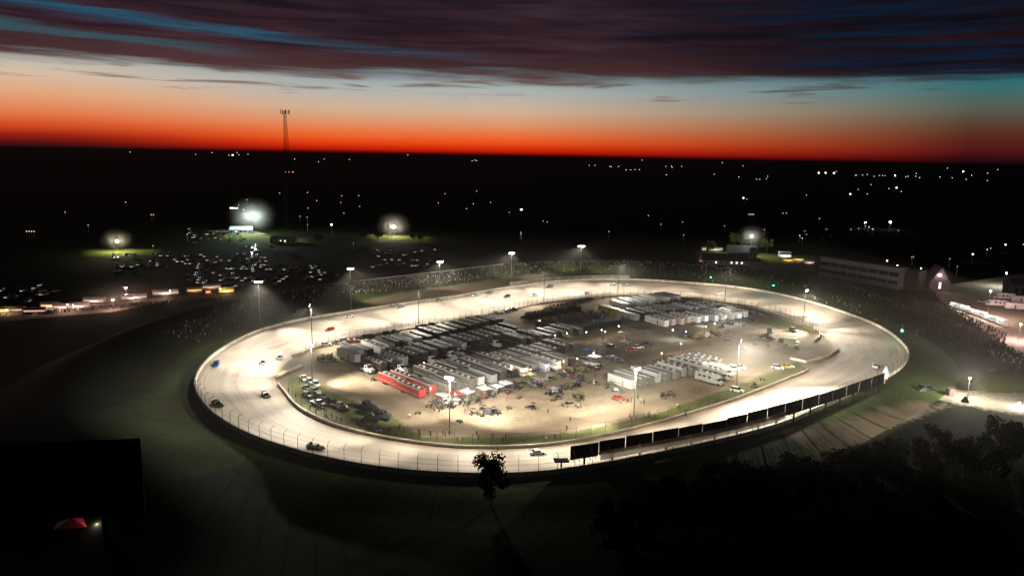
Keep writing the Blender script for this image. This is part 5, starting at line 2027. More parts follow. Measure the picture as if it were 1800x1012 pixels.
def pzone(x, y):
    if y > 755:
        return 'standing on the near grass verge of the infield'
    if x < 620 and y > 640:
        return 'standing on the verge near the parked dark cars'
    if x < 640:
        return 'waiting in the group by the pit gate'
    if y < 600 and x < 900:
        return 'standing behind the back row of haulers'
    if y < 545:
        return 'strolling along the far curved fence'
    if y < 612:
        return 'walking in the bright far pit area'
    if x > 1075:
        return 'near the block right of the dirt road'
    if y < 700:
        return 'working among the lit front row'
    return 'out on the open dirt'


cnt = {}
for x, y in spots:
    c = rr.choice(cl_cols)
    cn = 'pale' if c[0] > 0.3 and c[1] > 0.3 else 'red' if c[0] > 0.3 else 'navy' if c[2] > 0.1 and c[0] < 0.1 else 'dark'
    kp = rr.randrange(3)
    z = pzone(x, y)
    kk = (z, cn)
    cnt[kk] = cnt.get(kk, 0) + 1
    put(people[kp], P(x, y, 0.06), rr.uniform(0, 2 * pi), f'person in {cn} top {z}, {ordinal(cnt[kk] - 1)} of them', 'people in the infield', c)

# ---------------------------------------------------------------- green signal lamps on the outer wall
M['green'] = emit('green_signal', (0.05, 1.0, 0.45), 30)
for k, (x, y, lab, pw) in enumerate([(1592, 594, 'bright green signal lamp on the wall of the last turn', 500), (1367, 508, 'green signal lamp on the wall midway round the far turn', 300), (1246, 496, 'small green signal lamp at the start of the far turn', 120)]):
    p, i = track_point(x, y + 8)
    q = OUT[i] + ON[i] * 0.8
    t = tag(empty('signal_lamp', (q.x, q.y, ZB + 0.9)), lab, 'signal lamp', 'green track signals')
    mb = MB()
    mb.tube((0, 0, 0), (0, 0, 2.6), 0.08, n=6)
    mb.build('post', M['dark_steel'], t)
    mb = MB()
    mb.cbox(-0.35, 0.35, -0.25, 0.25, 2.6, 3.5, 0.06)
    mb.build('housing', M['black'], t)
    mb = MB()
    mb.ball((0, 0, 3.9), 0.42 if k == 0 else 0.3, 8, 6)
    mb.build('lens', M['green'], t, True)
    point((0, 0, 3.95), pw * 3, (0.1, 1.0, 0.5), 0.5, t)
# ---------------------------------------------------------------- trees
def mk_tree(seed, h, r, nleaf=900, leaf=0.34, trunk_h=0.35, mat=None):
    rd = random.Random(seed)
    t = tag(empty('tree'), 'x', 'tree')
    mb = MB()
    mb.tube((0, 0, -0.3), (0.1, 0.05, h * trunk_h), 0.30, 0.2, 7)
    mb.tube((0.1, 0.05, h * trunk_h), (0, 0.1, h * 0.8), 0.2, 0.06, 6)
    ends = []
    for k in range(9):
        a = rd.uniform(0, 2 * pi)
        z = h * rd.uniform(trunk_h * 0.85, 0.65)
        L = r * rd.uniform(0.5, 0.95)
        e = Vector((L * cos(a), L * sin(a), z + rd.uniform(0.15, 0.35) * h))
        mb.tube((0.05, 0.05, z), e, 0.09, 0.03, 5)
        ends.append(e)
    mb.build('trunk', M['bark'], t)
    mb = MB()
    cs = [(e, rd.uniform(0.28, 0.5) * r) for e in ends] + [(Vector((rd.uniform(-.4, .4) * r, rd.uniform(-.4, .4) * r, h * rd.uniform(0.6, 0.95))), rd.uniform(0.3, 0.5) * r) for _ in range(7)]
    for k in range(nleaf):
        c, rad = rd.choice(cs)
        v = Vector((rd.gauss(0, 1), rd.gauss(0, 1), rd.gauss(0, 1)))
        v.normalize()
        p = c + v * rad * rd.random() ** 0.45
        n = Vector((rd.gauss(0, 1), rd.gauss(0, 1), rd.gauss(0, 1) + 0.4)).normalized()
        u = n.orthogonal().normalized() * leaf * rd.uniform(0.6, 1.3)
        w = n.cross(u) * 0.7
        mb.add([p - u, p - w, p + u, p + w], [(0, 1, 2, 3)])
    mb.build('crown', mat or M['leaf'], t)
    return t


M['shaded_leaf'] = plain('shaded_leaves', (0.006, 0.008, 0.003), 0.95, 0, 0.4, 0.9, 0.05)  # leaf colour darkened for trees left unlit; shade put into the colour
big = mk_tree(3, 12.8, 4.3, 2600, 0.30, 0.2, M['shaded_leaf'])
tp = [mk_tree(5, 11, 4.6, 1100, 0.42), mk_tree(8, 13, 5.2, 1300, 0.42), mk_tree(12, 9, 4.2, 900, 0.40, 0.25)]
put(big, P(864, 897, 0), 0.4, 'single dark leafy tree silhouetted against the near straight')
for k, (x, y, s, lab) in enumerate([(1248, 447, 1.0, 'lit green tree at the near end of the concession hall'), (1291, 441, 1.1, 'dark green tree behind the concession roof'), (1326, 455, 1.05, 'bright lit tree beside the glaring hall lamp'),
                                    (1347, 446, 1.1, 'yellow green tree right of the glaring hall lamp'), (1775, 518, .6, 'small dark tree before the barn'), (1310, 436, .9, 'tree crown peeping over the pale blue roof')]):
    put(tp[k % 3], P(x, y, 0), k * 1.3, lab, 'trees by the halls', scale=s)
dp = [mk_tree(15, 11, 4.6, 900, 0.5, 0.3, M['shaded_leaf']), mk_tree(18, 13, 5.2, 1000, 0.5, 0.3, M['shaded_leaf']), mk_tree(22, 9, 4.2, 800, 0.45, 0.25, M['shaded_leaf'])]
rt = random.Random(5)
n_ = 0
# dark wooded ridge between the camera and the near straight
edge_l = [(1060, 905), (1150, 868), (1250, 835), (1330, 812), (1400, 800), (1480, 785), (1560, 770), (1640, 755), (1720, 745), (1800, 738), (1860, 735)]
for k in range(62):
    f = k / 61
    x = 1075 + 770 * f
    y = line_y(x, edge_l) + rt.uniform(46, 70) + (k % 3) * 22
    n_ += 1
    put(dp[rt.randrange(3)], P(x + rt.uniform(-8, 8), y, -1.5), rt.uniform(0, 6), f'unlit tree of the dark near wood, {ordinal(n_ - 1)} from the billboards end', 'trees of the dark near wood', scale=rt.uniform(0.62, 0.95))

# ---------------------------------------------------------------- big billboard at the lower left
b = P(187, 968, 0)
t = tag(empty('roadside_billboard', b, radians(10)), 'huge black billboard seen from behind at the lower left corner', 'billboard')
dist = (b - Vector((0, 0, CAM_H))).dot(Vector(Fv))
s_ = dist / FOC
mb = MB()
mb.cbox(-24 * s_ * 8, 69 * s_, -0.3, 0.3, 67 * s_, 205 * s_, 0.05)
mb.build('panel', M['black'], t)
mb = MB()
mb.tube((0, 0.9, -0.5), (0, 0.9, 160 * s_), 0.75, 0.7, 10)
mb.build('post', M['black'], t)
# red tent and people behind it
t = tag(empty('tent', P(128, 938, 0), 0.3), 'red peaked tent under the lower left billboard', 'tent')
mb = MB()
mb.add([(-3, -2, 2.2), (3, -2, 2.2), (3, 2, 2.2), (-3, 2, 2.2), (0, 0, 3.6), (-3, -2, 2.1), (3, -2, 2.1), (3, 2, 2.1), (-3, 2, 2.1)], [(0, 1, 4), (1, 2, 4), (2, 3, 4), (3, 0, 4), (5, 8, 7, 6), (0, 5, 6, 1), (1, 6, 7, 2), (2, 7, 8, 3), (3, 8, 5, 0)])
o = mb.build('canopy', M['paint'], t)
o.color = (0.5, 0.05, 0.06, 1)
for x, y in ((-2.9, -1.9), (2.9, -1.9), (2.9, 1.9), (-2.9, 1.9)):
    mb = MB()
    mb.tube((x, y, 0), (x, y, 2.15), 0.05, n=4)
    mb.build('leg', M['steel'], t)
for k, (x, y, c, lab) in enumerate([(235, 931, (0.5, 0.03, 0.05), 'person in red at the foot of the lower left billboard'), (306, 925, (0.5, 0.04, 0.08), 'person in red top out on the lower left grass'),
                                    (303, 932, (0.04, 0.06, 0.2), 'person in navy beside the one in red on the lower left grass'), (298, 934, (0.3, 0.3, 0.34), 'person in grey beside the navy one on the lower left grass'),
                                    (324, 924, (0.3, 0.3, 0.3), 'person in grey alone right of the lower left group'), (268, 843, (0.3, 0.3, 0.34), 'first of four people in the dark behind the big billboard'),
                                    (277, 843, (0.05, 0.05, 0.2), 'second of four people in the dark behind the big billboard'), (286, 842, (0.4, 0.1, 0.12), 'third of four people in the dark behind the big billboard'),
                                    (296, 843, (0.5, 0.2, 0.22), 'fourth of four people in the dark behind the big billboard'), (361, 880, (0.3, 0.3, 0.3), 'lone person in the dark left of the near straight')]):
    put(people[k % 3], P(x, y, 0.0), 1.3 * k, lab, None, c)


t = tag(empty('lantern', P(172, 940, 0)), 'small white lantern beside the red tent under the big billboard', 'lantern')
mb = MB()
mb.tube((0, 0, 0), (0, 0, 2.0), 0.05, n=5)
mb.build('stand', M['steel'], t)
mb = MB()
mb.ball((0, 0, 2.2), 0.22, 8, 5)
mb.build('bulb', emit('lantern_glow', (1, .85, .85), 2), t, True)
point((0, 0, 2.45), 900, (1.0, 0.8, 0.8), 0.3, t)
# ---------------------------------------------------------------- street and yard lamps
def lamp_post(x, ybase, ytop, power, c, lab, mat, r=0.5, group='area lamps', cone=None):
    b = P(x, ybase, 0)
    dist = (b - Vector((0, 0, CAM_H))).dot(Vector(Fv))
    h = (ybase - ytop) / FOC * dist / cos(PIT)
    t = tag(empty('street_lamp', b), lab, 'lamp', group)
    mb = MB()
    mb.tube((0, 0, 0), (0, 0, h), 0.16, 0.1, 6)
    mb.build('pole', M['steel'], t)
    mb = MB()
    mb.ball((0, 0, h + r * 0.6), r, 10, 6, sz=0.6)
    mb.build('bulb', mat, t, True)
    if power:
        point((0, 0, h + r * 0.6 + 0.01), power, c, r + 0.1, t)
    return t


G_TEAL = emit('teal_white_glow', (0.75, 1.0, 0.95), 60)
G_WHITE = emit('white_glow', (1.0, 0.97, 0.85), 60)
G_PINK = emit('pink_white_glow', (1.0, 0.85, 0.85), 60)
lamp_post(445, 412, 383, 260000, (0.8, 1.0, 0.93), 'dazzling teal-white lamp over the distant lot', G_TEAL, 2.6)
lamp_post(692, 416, 401, 90000, (1.0, 0.95, 0.75), 'bright white lamp by the distant utility poles', G_WHITE, 1.9)
lamp_post(207, 443, 426, 60000, (1.0, 0.95, 0.6), 'lone bright lamp over a yellow lit lawn far left', G_WHITE, 1.1)
lamp_post(1319, 450, 417, 45000, (1.0, 0.98, 0.85), 'glaring lamp among the trees of the concession hall', G_WHITE, 1.2)
lamp_post(1648, 512, 485, 9000, (1.0, 0.70, 0.62), 'pink-white lamp in front of the gabled house', G_PINK, 0.9)
lamp_post(1766, 505, 481, 45000, (0.85, 1.0, 0.85), 'small bright lamp on the barn corner', G_WHITE, 0.5)
lamp_post(1700, 702, 665, 50000, (1.0, 0.96, 0.82), 'oval street lamp over the gravel road at lower right', G_WHITE, 0.42)
lamp_post(1735, 560, 512, 95000, (1.0, 0.70, 0.62), 'pink-lit lamp in the trailer parking lot', G_PINK, 0.35)
lamp_post(1790, 600, 570, 60000, (1.0, 0.66, 0.66), 'pinkish lamp at the lot edge by the frame side', G_PINK, 0.35)
lamp_post(583, 410, 396, 900, (0.4, 1.0, 0.85), 'small teal lamp right of the distant lot', emit('teal_glow', (0.45, 1.0, 0.85), 30), 0.9)
lamp_post(1564, 403, 392, 1500, (1, .95, .85), 'white lamp at the lone distant farmyard', G_WHITE, 1.3)
lamp_post(1520, 402, 392, 800, (1, .95, .85), 'smaller lamp left of the lone distant farmyard', G_WHITE, 0.8)
lamp_post(500, 424, 416, 14000, (0.9, 1.0, 0.7), 'low lamp under the radio mast', G_WHITE, 0.5)
lamp_post(200, 545, 528, 8000, (1.0, 0.62, 0.5), 'pinkish lamp over the food trailer row', G_PINK, 0.45)
lamp_post(222, 520, 507, 3500, (1.0, 0.62, 0.5), 'second pinkish lamp behind the food trailers', G_PINK, 0.6)
lamp_post(120, 550, 536, 2500, (1.0, 0.62, 0.5), 'pinkish lamp at the dim end of the food trailers', G_PINK, 0.3)
lamp_post(300, 527, 512, 3500, (1.0, 0.62, 0.5), 'pinkish lamp by the long white food trailer', G_PINK, 0.3)
lamp_post(388, 518, 508, 3000, (1.0, 0.75, 0.25), 'yellow lamp in the yellow food stand', emit('yellow_glow', (1.0, 0.7, 0.2), 25), 0.3)
lamp_post(12, 553, 546, 500, (1.0, 0.8, 0.3), 'yellow lamp at the frame edge of the food row', emit('yellow_glow_soft', (1.0, 0.75, 0.3), 12), 0.5)

lamp_post(1791, 716, 709, 16000, (1.0, 0.96, 0.85), 'low white lamp at the frame edge of the gravel road', G_WHITE, 0.35)
for k, x in enumerate((502, 508, 515)):
    lamp_post(x, 306, 303, 0, (1, .2, .2), f'small red beacon far under the radio mast, {ordinal(k)} of three', emit('red_beacon', (1.0, 0.25, 0.2), 4), 1.6, 'red beacons under the mast')
# dark cone shape under the lower right lamp, carts and the barrier by the road
t = tag(empty('gravel_mound', P(1696, 706, 0)), 'small black cone shaped pile at the foot of the gravel road lamp', 'pile')
mb = MB()
mb.tube((0, 0, 0), (0, 0, 1.9), 1.35, 0.25, 9)
mb.build('mound', M['black'], t)
put(tractor, P(1622, 690, 0), radians(-150), 'dark truck parked on the dim road below the white pole sign', None, CHAR, part=('cab',))
put(pickup, P(1630, 686, 0), radians(-20), 'black pickup behind the dark truck on the dim road', None, BLACK, part=PT)
t = tag(empty('kiosk', P(1669, 694, 0), 0.2), 'small dark kiosk beside the gravel road', 'kiosk')
mb = MB()
mb.cbox(-0.9, 0.9, -0.9, 0.9, 0, 2.4, 0.05)
mb.build('wall', M['brick'], t)
mb = MB()
mb.cbox(-1.1, 1.1, -1.1, 1.1, 2.402, 2.55, 0.05)
mb.build('roof', M['roof_dark'], t)
t = tag(empty('tunnel_entrance', P(1575, 682, 0), radians(-40)), 'square kerbed pit of the tunnel entrance by the white pole sign', 'tunnel entrance')
mb = MB()
for (x0, x1, y0, y1) in ((-4, 4, -3, -2.6), (-4, 4, 2.6, 3), (-4, -3.6, -2.598, 2.598), (3.6, 4, -2.598, 2.598)):
    mb.box(x0, x1, y0, y1, 0, 0.9)
mb.build('kerb', M['concrete'], t)
mb = MB()
mb.box(-3.59, 3.59, -2.59, 2.59, 0.02, 0.06)
mb.build('pit_floor', M['black'], t)

# bottle shaped white sign on a pole
b = P(1553, 688, 0)
dist = (b - Vector((0, 0, CAM_H))).dot(Vector(Fv))
k_ = dist / FOC
t = tag(empty('pole_sign', b), 'white teardrop shaped sign with red foot on a pale pole', 'sign')
mb = MB()
mb.tube((0, 0, 0), (0, 0, 25 * k_), 0.22, 0.22, 8)
mb.build('pole', M['white'], t)
mb = MB()
prof = [(24, 0.8), (27, 1.0), (32, 1.05), (38, .8), (43, .35), (46, .12)]
for (z0, r0), (z1, r1) in zip(prof[:-1], prof[1:]):
    mb.tube((0, 0, z0 * k_), (0, 0, z1 * k_), r0, r1, 12, cap=False)
mb.build('body', emit('sign_white', (1.0, 0.95, 0.92), 1.1), t, True)
mb = MB()
mb.tube((0, 0, 22 * k_), (0, 0, 23.9 * k_), 0.75, 0.85, 12)
mb.build('collar', emit('sign_red', (1.0, 0.1, 0.1), 1.0), t)
mb = MB()
mb.add([(0, 0.3, 45 * k_), (0, -0.3, 45 * k_), (1.6, -0.3, 41 * k_), (1.6, 0.3, 41 * k_)], [(0, 1, 2, 3)])
mb.build('pennant', plain('red_cloth', (0.5, 0.05, 0.04)), t)

# ---------------------------------------------------------------- food trailers and stalls
def stall(x, y, ang, L, c, lab, z=0.0, glow=None, H=2.9, group='food trailers', lamp=0, lc=(1, .7, .6), W=2.4):
    t = tag(empty('food_stall', P(x, y, z), radians(ang)), lab, 'food stall', group)
    mb = MB()
    mb.cbox(-L / 2, L / 2, -W / 2, W / 2, 0.4, H, 0.08)
    o = mb.build('body', M['paint'], t)
    o.color = (c[0], c[1], c[2], 1)
    mb = MB()
    mb.box(-L / 2 + 0.5, L / 2 - 0.5, -W / 2 - 0.03, -W / 2 - 0.002, 1.2, 2.1)
    mb.build('serving_hatch', glow or M['win_lit'], t)
    mb = MB()
    mb.add([(-L / 2 + .3, -W / 2 - .01, 2.4), (L / 2 - .3, -W / 2 - .01, 2.4), (L / 2 - .3, -W / 2 - 1.4, 2.15), (-L / 2 + .3, -W / 2 - 1.4, 2.15), (-L / 2 + .3, -W / 2 - .01, 2.46), (L / 2 - .3, -W / 2 - .01, 2.46), (L / 2 - .3, -W / 2 - 1.4, 2.21), (-L / 2 + .3, -W / 2 - 1.4, 2.21)],
           [(0, 3, 2, 1), (4, 5, 6, 7), (3, 7, 6, 2), (0, 4, 7, 3), (1, 2, 6, 5)])
    o = mb.build('awning', M['paint'], t)
    o.color = (c[0] * 0.8, c[1] * 0.8, c[2] * 0.8, 1)
    wheels(t, [(-0.5, W / 2 - .1), (-0.5, -W / 2 + .1), (0.5, W / 2 - .1), (0.5, -W / 2 + .1)], 0.35, 0.2)
    if lamp:
        point((0, -W / 2 - 0.8, 2.0), lamp, lc, 0.3, t)
    return t


WL = emit('hatch_glow', (1.0, 0.62, 0.5), 0.8)
YL = emit('yellow_hatch_glow', (1.0, 0.65, 0.2), 1.2)
for k, (x, y, L, c, lab, gl, lp) in enumerate([(8, 549, 7, (0.6, 0.5, 0.2), 'yellow lit food trailer cut by the frame edge', YL, 300), (32, 549, 6, (0.25, 0.15, 0.12), 'dim reddish food trailer, next from the frame edge', WL, 60), (62, 551, 10, (0.3, 0.16, 0.12), 'long dim maroon trailer in the food row', WL, 60),
                                               (88, 541, 8, (0.5, 0.42, 0.3), 'cream food trailer with two glowing hatches', YL, 350), (112, 543, 9, (0.7, 0.6, 0.55), 'pale food trailer left of the crowd gap', WL, 400), (140, 541, 9, (0.75, 0.66, 0.62), 'white food trailer behind the thick crowd', WL, 500),
                                               (166, 532, 10, (0.7, 0.6, 0.58), 'pinkish food trailer set back from the row', WL, 500), (236, 526, 12, (0.78, 0.72, 0.7), 'long white food trailer right of the pink lamp', WL, 600), (291, 518, 13, (0.78, 0.72, 0.7), 'longest white food trailer in the row', WL, 600),
                                               (342, 514, 8, (0.4, 0.3, 0.15), 'small dim food trailer between white and yellow ones', YL, 150), (372, 508, 10, (0.5, 0.45, 0.4), 'grey roofed food stand behind the yellow one', WL, 150), (398, 514, 8, (0.65, 0.42, 0.08), 'bright yellow food stand ending the row', YL, 900),
                                               (366, 517, 3, (0.5, 0.1, 0.08), 'tiny red lit stand beside the yellow food stand', emit('red_hatch_glow', (1, .25, .12), 3), 60)]):
    stall(x, y, 12 if x < 200 else 25, L, c, lab, glow=gl, lamp=lp * 2.5)
# by the concession hall
stall(1379, 452, -5, 9, (0.85, 0.85, 0.9), 'brilliant white tent stall right of the trees', glow=emit('white_hatch_glow', (1, .97, 1), 4), H=4.5, lamp=700, lc=(1, .95, 1), group='stalls past the concession hall', W=6)
stall(1385, 460, -5, 8, (0.65, 0.42, 0.06), 'amber lit stall below the brilliant white one', glow=YL, lamp=500, lc=(1, .7, .2), group='stalls past the concession hall')
stall(1403, 459, -5, 8, (0.6, 0.5, 0.3), 'cream lit stall next to the amber one', glow=YL, lamp=400, lc=(1, .85, .5), group='stalls past the concession hall')
stall(1422, 464, -5, 7, (0.7, 0.6, 0.6), 'pink-white stall nearest the grey building', glow=WL, lamp=300, group='stalls past the concession hall')
stall(1258, 441, 10, 12, (0.7, 0.65, 0.6), 'white trailer behind the left end of the concession roof', glow=WL, lamp=500, lc=(1, .9, .75), group='stalls past the concession hall')
stall(1237, 440, 10, 4, (0.75, 0.75, 0.75), 'small round white kiosk left of the concession trees', glow=WL, lamp=120, lc=(1, 1, 1), group='stalls past the concession hall')
# glowing white booths
a, b = P(1677, 540, 0), P(1763, 572, 0)
for k in range(9):
    q = a.lerp(b, k / 8)
    d = b - a
    ang = atan2(d.y, d.x)
    red = k in (3, 4)
    t = tag(empty('lit_booth', q, ang), f'glowing {"pink" if red else "white"} booth, {ordinal(k)} in the line from the gabled house', 'booth', 'glowing booths along the lot edge')
    w = (d.length / 8) * 0.42
    hh = 2.7 + 0.5 * ((k * 7) % 3) / 2
    mb = MB()
    mb.cbox(-w, w, -1.2, 1.2, 0.15, hh, 0.3)
    mb.build('body', M['white'], t)
    mb = MB()
    mb.box(-w + .35, w - .35, -1.22, -1.202, 0.8, hh - 0.6)
    mb.build('lit_front', emit('booth_glow', (1.0, 0.75, 0.72) if red else (0.95, 1.0, 0.95), 0.6), t)
    mb = MB()
    mb.box(-w - .05, w + .05, -1.9, -1.23, 0.9, 1.0)
    mb.build('counter', M['steel'], t)
    if k % 2 == 0:
        point((0, -2.2, 2.6), 900, (0.95, 1.0, 0.85), 0.4, t)
# caravans in the pink lot
for k, (x, y, L, lab) in enumerate([(1752, 538, 0, 'pink lit caravan nearest the booths, with a tow car'), (1790, 545, 0, 'white caravan behind the first one in the pink lot'), (1765, 526, 0, 'long pale trailer in the second line of the pink lot'), (1800, 533, 0, 'pale trailer by the frame edge in the pink lot')]):
    put(mhome if k % 2 == 0 else trailer_plain, P(x, y, 0), radians(163), lab, 'caravans in the pink lot', (0.72, 0.66, 0.64), part=('body',))
put(pickup, P(1728, 532, 0), radians(163), 'silver pickup in front of the caravans in the pink lot', None, SILV, part=PT)
put(pickup, P(1632, 513, 0), radians(10), 'dark pickup at the pink lit gate under the house', None, CHAR, part=PT)
put(suv, P(1660, 509, 0), radians(-10), 'rusty toned car lit pink beside the house lamp', None, (0.4, 0.2, 0.15), part=PT)
for k in range(7):
    put(suv if k % 2 else sedan, P(1772 + 9 * k, 517 + 1.0 * k, 0), radians(80), f'parked car, {ordinal(k)} of the line beside the barn', 'cars beside the barn', WHITE if k % 2 else SILV, part=PT)

# ---------------------------------------------------------------- dark car park, some cars glow to stand in for windscreen glints
def mk_far(lit):
    mb = MB()
    mb.loft([(-2.3, 0.80, 0.74, 0.35, 0.85), (-2.1, 0.90, 0.82, 0.22, 0.9), (1.0, 0.92, 0.84, 0.20, 0.9), (2.0, 0.90, 0.80, 0.22, 0.76), (2.3, 0.78, 0.70, 0.32, 0.62)], 0)
    mb.loft([(-1.9, 0.76, 0.66, 0.9, 0.93), (-1.15, 0.78, 0.62, 0.9, 1.45), (0.15, 0.78, 0.62, 0.9, 1.45), (1.0, 0.76, 0.68, 0.89, 0.93)], 1)
    for s in (-1, 1):
        mb.box(2.2, 2.34, s * 0.55 - 0.14, s * 0.55 + 0.14, 0.45, 0.68, 2)
        mb.box(-2.36, -2.2, s * 0.55 - 0.2, s * 0.55 + 0.2, 0.5, 0.72, 3)
    o = mb.build('field_car', [M['paint'], M['glass'], M['head_glint'] if lit else M['chrome'], M['tail_glow'] if lit else M['advert_red']])
    return tag(o, 'x', 'car')


M['head_glint'] = emit('glint_glow', (1.0, 0.97, 0.93), 2.6)  # glowing headlamp boxes stand in for windscreen glints
M['tail_glow'] = emit('added_tail_glow', (1.0, 0.05, 0.03), 3)  # tail glow added along with the glints
fc_glint, fc_off = mk_far(True), mk_far(False)
rc = random.Random(31)
lots = [([(180, 448), (330, 442), (345, 472), (215, 478)], 30, 'far left field'), ([(300, 448), (440, 446), (450, 505), (330, 500)], 80, 'field left of the first pole'), ([(425, 432), (462, 432), (470, 470), (425, 470)], 34, 'lane below the teal lamp'),
        ([(440, 470), (560, 462), (600, 490), (450, 500)], 46, 'field behind the first pole'), ([(330, 402), (430, 405), (450, 425), (340, 428)], 34, 'green lit edge of the distant lot'), ([(640, 436), (770, 436), (750, 470), (650, 472)], 34, 'field below the utility poles'),
        ([(0, 500), (130, 495), (150, 525), (0, 535)], 14, 'dim field behind the food row'), ([(1400, 400), (1470, 400), (1480, 440), (1400, 440)], 6, 'field above the stalls')]
for poly, n, nm in lots:
    xs = [p[0] for p in poly]
    ys = [p[1] for p in poly]
    qs = []
    while len(qs) < n:
        x, y = rc.uniform(min(xs), max(xs)), rc.uniform(min(ys), max(ys))
        if not inside((x, y), poly):
            continue
        q = P(x, y, 0)
        # cars stand in rows
        q.x = round(q.x / 3.2) * 3.2
        q.y = round(q.y / 9.0) * 9.0
        if all((q - w).length > 2.5 for w in qs):
            qs.append(q)
    qs.sort(key=lambda w: w.x / w.y)
    num = {}
    for q in qs:
        lit = rc.random() < 0.45
        num[lit] = num.get(lit, 0) + 1
        put(fc_glint if lit else fc_off, q, radians(-90 + rc.uniform(-25, 25)), f'{ordinal(num[lit] - 1)} {"car with added glints" if lit else "dark parked car"} from the left, {nm}', f'cars parked in the {nm}', rc.choice([WHITE, SILV, CHAR, BLACK, BLACK]))

# ---------------------------------------------------------------- utility poles by the white lamp
for k, (x, y, lab) in enumerate([(683, 417, 'pale utility pole left of the distant white lamp'), (688, 417, 'leaning utility pole beside the distant white lamp')]):
    b = P(x, y, 0)
    t = tag(empty('utility_pole', b), lab, 'utility pole', 'utility poles')
    mb = MB()
    mb.tube((0, 0, 0), (-3 * k, 0, 14), 0.35, 0.25, 6)
    mb.build('pole', M['concrete'], t)
    mb = MB()
    mb.tube((-3 * k - 1.5, 0, 12.8), (-3 * k + 1.5, 0, 12.8), 0.15, n=4)
    mb.build('crossarm', M['steel'], t)
for k, (x, y, s) in enumerate([(665, 425, .8), (640, 425, .7), (725, 424, .7), (738, 426, .6), (495, 438, .5), (478, 440, .45), (560, 430, .8)]):
    put(tp[k % 3], P(x, y, 0), k * 2.1, f'round tree on the distant lamp lit lawn, {ordinal(k)} of seven', 'trees on the distant lawn', scale=s)
gable('field_house', P(500, 426, 0), 0.0, 22, 9, 3.2, 2.2, M['siding'], M['roof_pale'], 'low house lit green-white at the foot of the radio mast', (2, 3))
gable('field_house', P(425, 410, 0), 0.2, 20, 10, 4, 2.5, M['siding'], M['roof_pale'], 'long building added in place of the pale lit ground under the teal lamp', (1,))  # added building, stands in for the lit ground patch

# ---------------------------------------------------------------- scattered lights of farms and roads to the horizon
far = []
for X, Y in [(290, 72), (81, 93), (103, 93), (162, 97), (168, 98), (196, 98), (226, 110), (245, 110), (262, 110), (279, 110), (383, 97), (405, 95), (408, 101), (446, 97), (386, 130), (607, 82), (688, 95), (575, 128), (672, 139), (742, 147), (755, 148), (782, 146), (786, 136),
             (1057, 117), (1133, 132), (1138, 132), (1162, 131), (1180, 129), (1207, 136), (1228, 133), (1240, 133), (1250, 134), (1332, 138), (1341, 136), (1374, 125), (1372, 136), (1387, 141), (1467, 139), (1516, 142), (1571, 148), (1593, 132), (1656, 124), (1655, 153), (1696, 110), (1497, 104), (1195, 169),
             (1144, 188), (1180, 206), (1266, 185), (1315, 196), (704, 226), (940, 210), (991, 303), (616, 332), (364, 326), (158, 354), (314, 291), (454, 368), (450, 316), (1146, 342), (1186, 338), (1203, 345), (1303, 350), (1115, 346), (914, 370), (923, 381), (773, 346), (1655, 425), (1797, 405)]:
    far.append((1000 + X / 2.25, 250 + Y / 2.25, 0))
for X, Y in [(988, 124), (1015, 124), (1048, 125), (1290, 135), (1559, 119), (1113, 208), (1296, 183), (690, 223), (1597, 445), (1727, 408)]:
    far.append((1000 + X / 2.25, 250 + Y / 2.25, 1))
for X, Y in [(862, 45), (1083, 40), (604, 97), (537, 140), (578, 175), (1155, 104), (1353, 66), (1345, 118), (1488, 66), (1495, 150), (1087, 163), (1080, 236), (1022, 228), (1445, 442), (132, 370), (1370, 203), (1083, 293)]:
    far.append((300 + X / 4.5, 330 + Y / 4.5, 0))
for X, Y in [(475, 165), (490, 166), (508, 167), (525, 168)]:
    far.append((300 + X / 4.5, 330 + Y / 4.5, 1))
for X, Y in [(820, 50), (1070, 28), (768, 122), (1043, 130), (1180, 117), (991, 167), (1328, 196), (1598, 266), (1630, 272), (1418, 355), (1424, 365)]:
    far.append((600 + X / 4.5, 330 + Y / 4.5, 0))
far.append((600 + 1420 / 4.5, 330 + 178 / 4.5, 1))
far.append((600 + 1430 / 4.5, 330 + 179 / 4.5, 1))
for X, Y in [(515, 150), (697, 254), (995, 71), (1480, 325), (1210, 415)]:
    far.append((X / 4.5, 340 + Y / 4.5, 0))
for X, Y in [(1195, 172), (1213, 172), (210, 304), (230, 304), (250, 304), (270, 304)]:
    far.append((X / 4.5, 340 + Y / 4.5, 2))
for X, Y in [(750, 79), (762, 79), (774, 79), (786, 79)]:
    far.append((1150 + X / 4.5, 360 + Y / 4.5, 2))
for X, Y in [(1018, 68), (1045, 68), (1672, 170), (1700, 175), (1725, 195), (1555, 197), (1150, 245), (1172, 267)]:
    far.append((1150 + X / 4.5, 360 + Y / 4.5, 0))
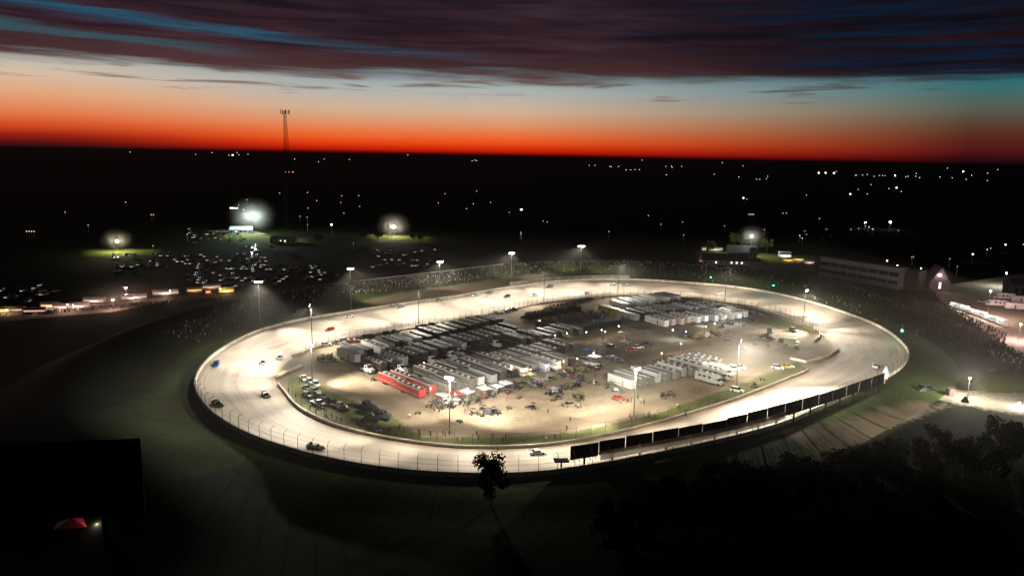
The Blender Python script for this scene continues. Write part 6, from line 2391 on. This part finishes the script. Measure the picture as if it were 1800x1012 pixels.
for X, Y in [(1654, 52), (1508, 86), (1536, 75), (912, 147), (925, 144), (1213, 160), (1272, 220)]:
    far.append((1400 + X / 4.5, 420 + Y / 4.5, 0))
for X, Y in [(1395, 126), (717, 178), (798, 214), (985, 238)]:
    far.append((1400 + X / 4.5, 420 + Y / 4.5, 1))
for x, y in [(229, 268), (344, 272), (373, 269), (402, 273.5), (417, 269), (420, 273), (436, 271.5), (518, 280), (570, 280), (614, 281), (717, 272), (830, 283), (838, 283), (560, 285)]:
    far.append((x, y, 0))
far += [(409, 274, 1), (835, 282, 0)]
FL = [emit('yard_lamp_white', (1.0, 0.97, 0.92), 3.0), emit('yard_lamp_bright', (1.0, 0.97, 0.9), 9), emit('yard_lamp_warm', (1.0, 0.62, 0.45), 2)]


def mk_yard(k):
    t = tag(empty('yard_lamp'), 'x', 'lamp')
    mb = MB()
    mb.tube((0, 0, -6), (0, 0, 0.2), 0.12, 0.08, 5)
    mb.build('pole', M['steel'], t)
    mb = MB()
    mb.ball((0, 0, 0.5), 0.5, 6, 4, sz=0.8)
    mb.build('lamp_head', FL[k], t)
    return t


yp = [mk_yard(k) for k in range(3)]
seen = {}
for k, (x, y, b) in enumerate(sorted(far)):
    hz_y = HZ + (x - 900) * SLOPE
    yy = max(y, hz_y + 4.2)
    p = P(x, yy, 6.0)
    dist = (p - Vector((0, 0, CAM_H))).length
    s = dist * (0.00036 if b == 0 else 0.00085 if b == 1 else 0.0006)
    band = 'just under the horizon' if yy - hz_y < 22 else 'in the dark middle distance' if yy - hz_y < 75 else 'in the nearer dark fields'
    sec = 'left of the radio mast' if x < 500 else 'between mast and bright white lamp' if x < 700 else 'above the far stand' if x < 1050 else 'above the far turn' if x < 1330 else 'above the grey building' if x < 1560 else 'above the pink lot'
    kind = ['small white', 'brighter white', 'warm orange'][b]
    kk = (band, sec, kind)
    seen[kk] = seen.get(kk, 0) + 1
    q = put(yp[b], p, 0, f'{ordinal(seen[kk] - 1)} {kind} lamp {band} {sec}', 'far countryside lamps')
    for ch in q.children:
        if ch.name.startswith('lamp_head'):
            ch.scale = (s * 2,) * 3
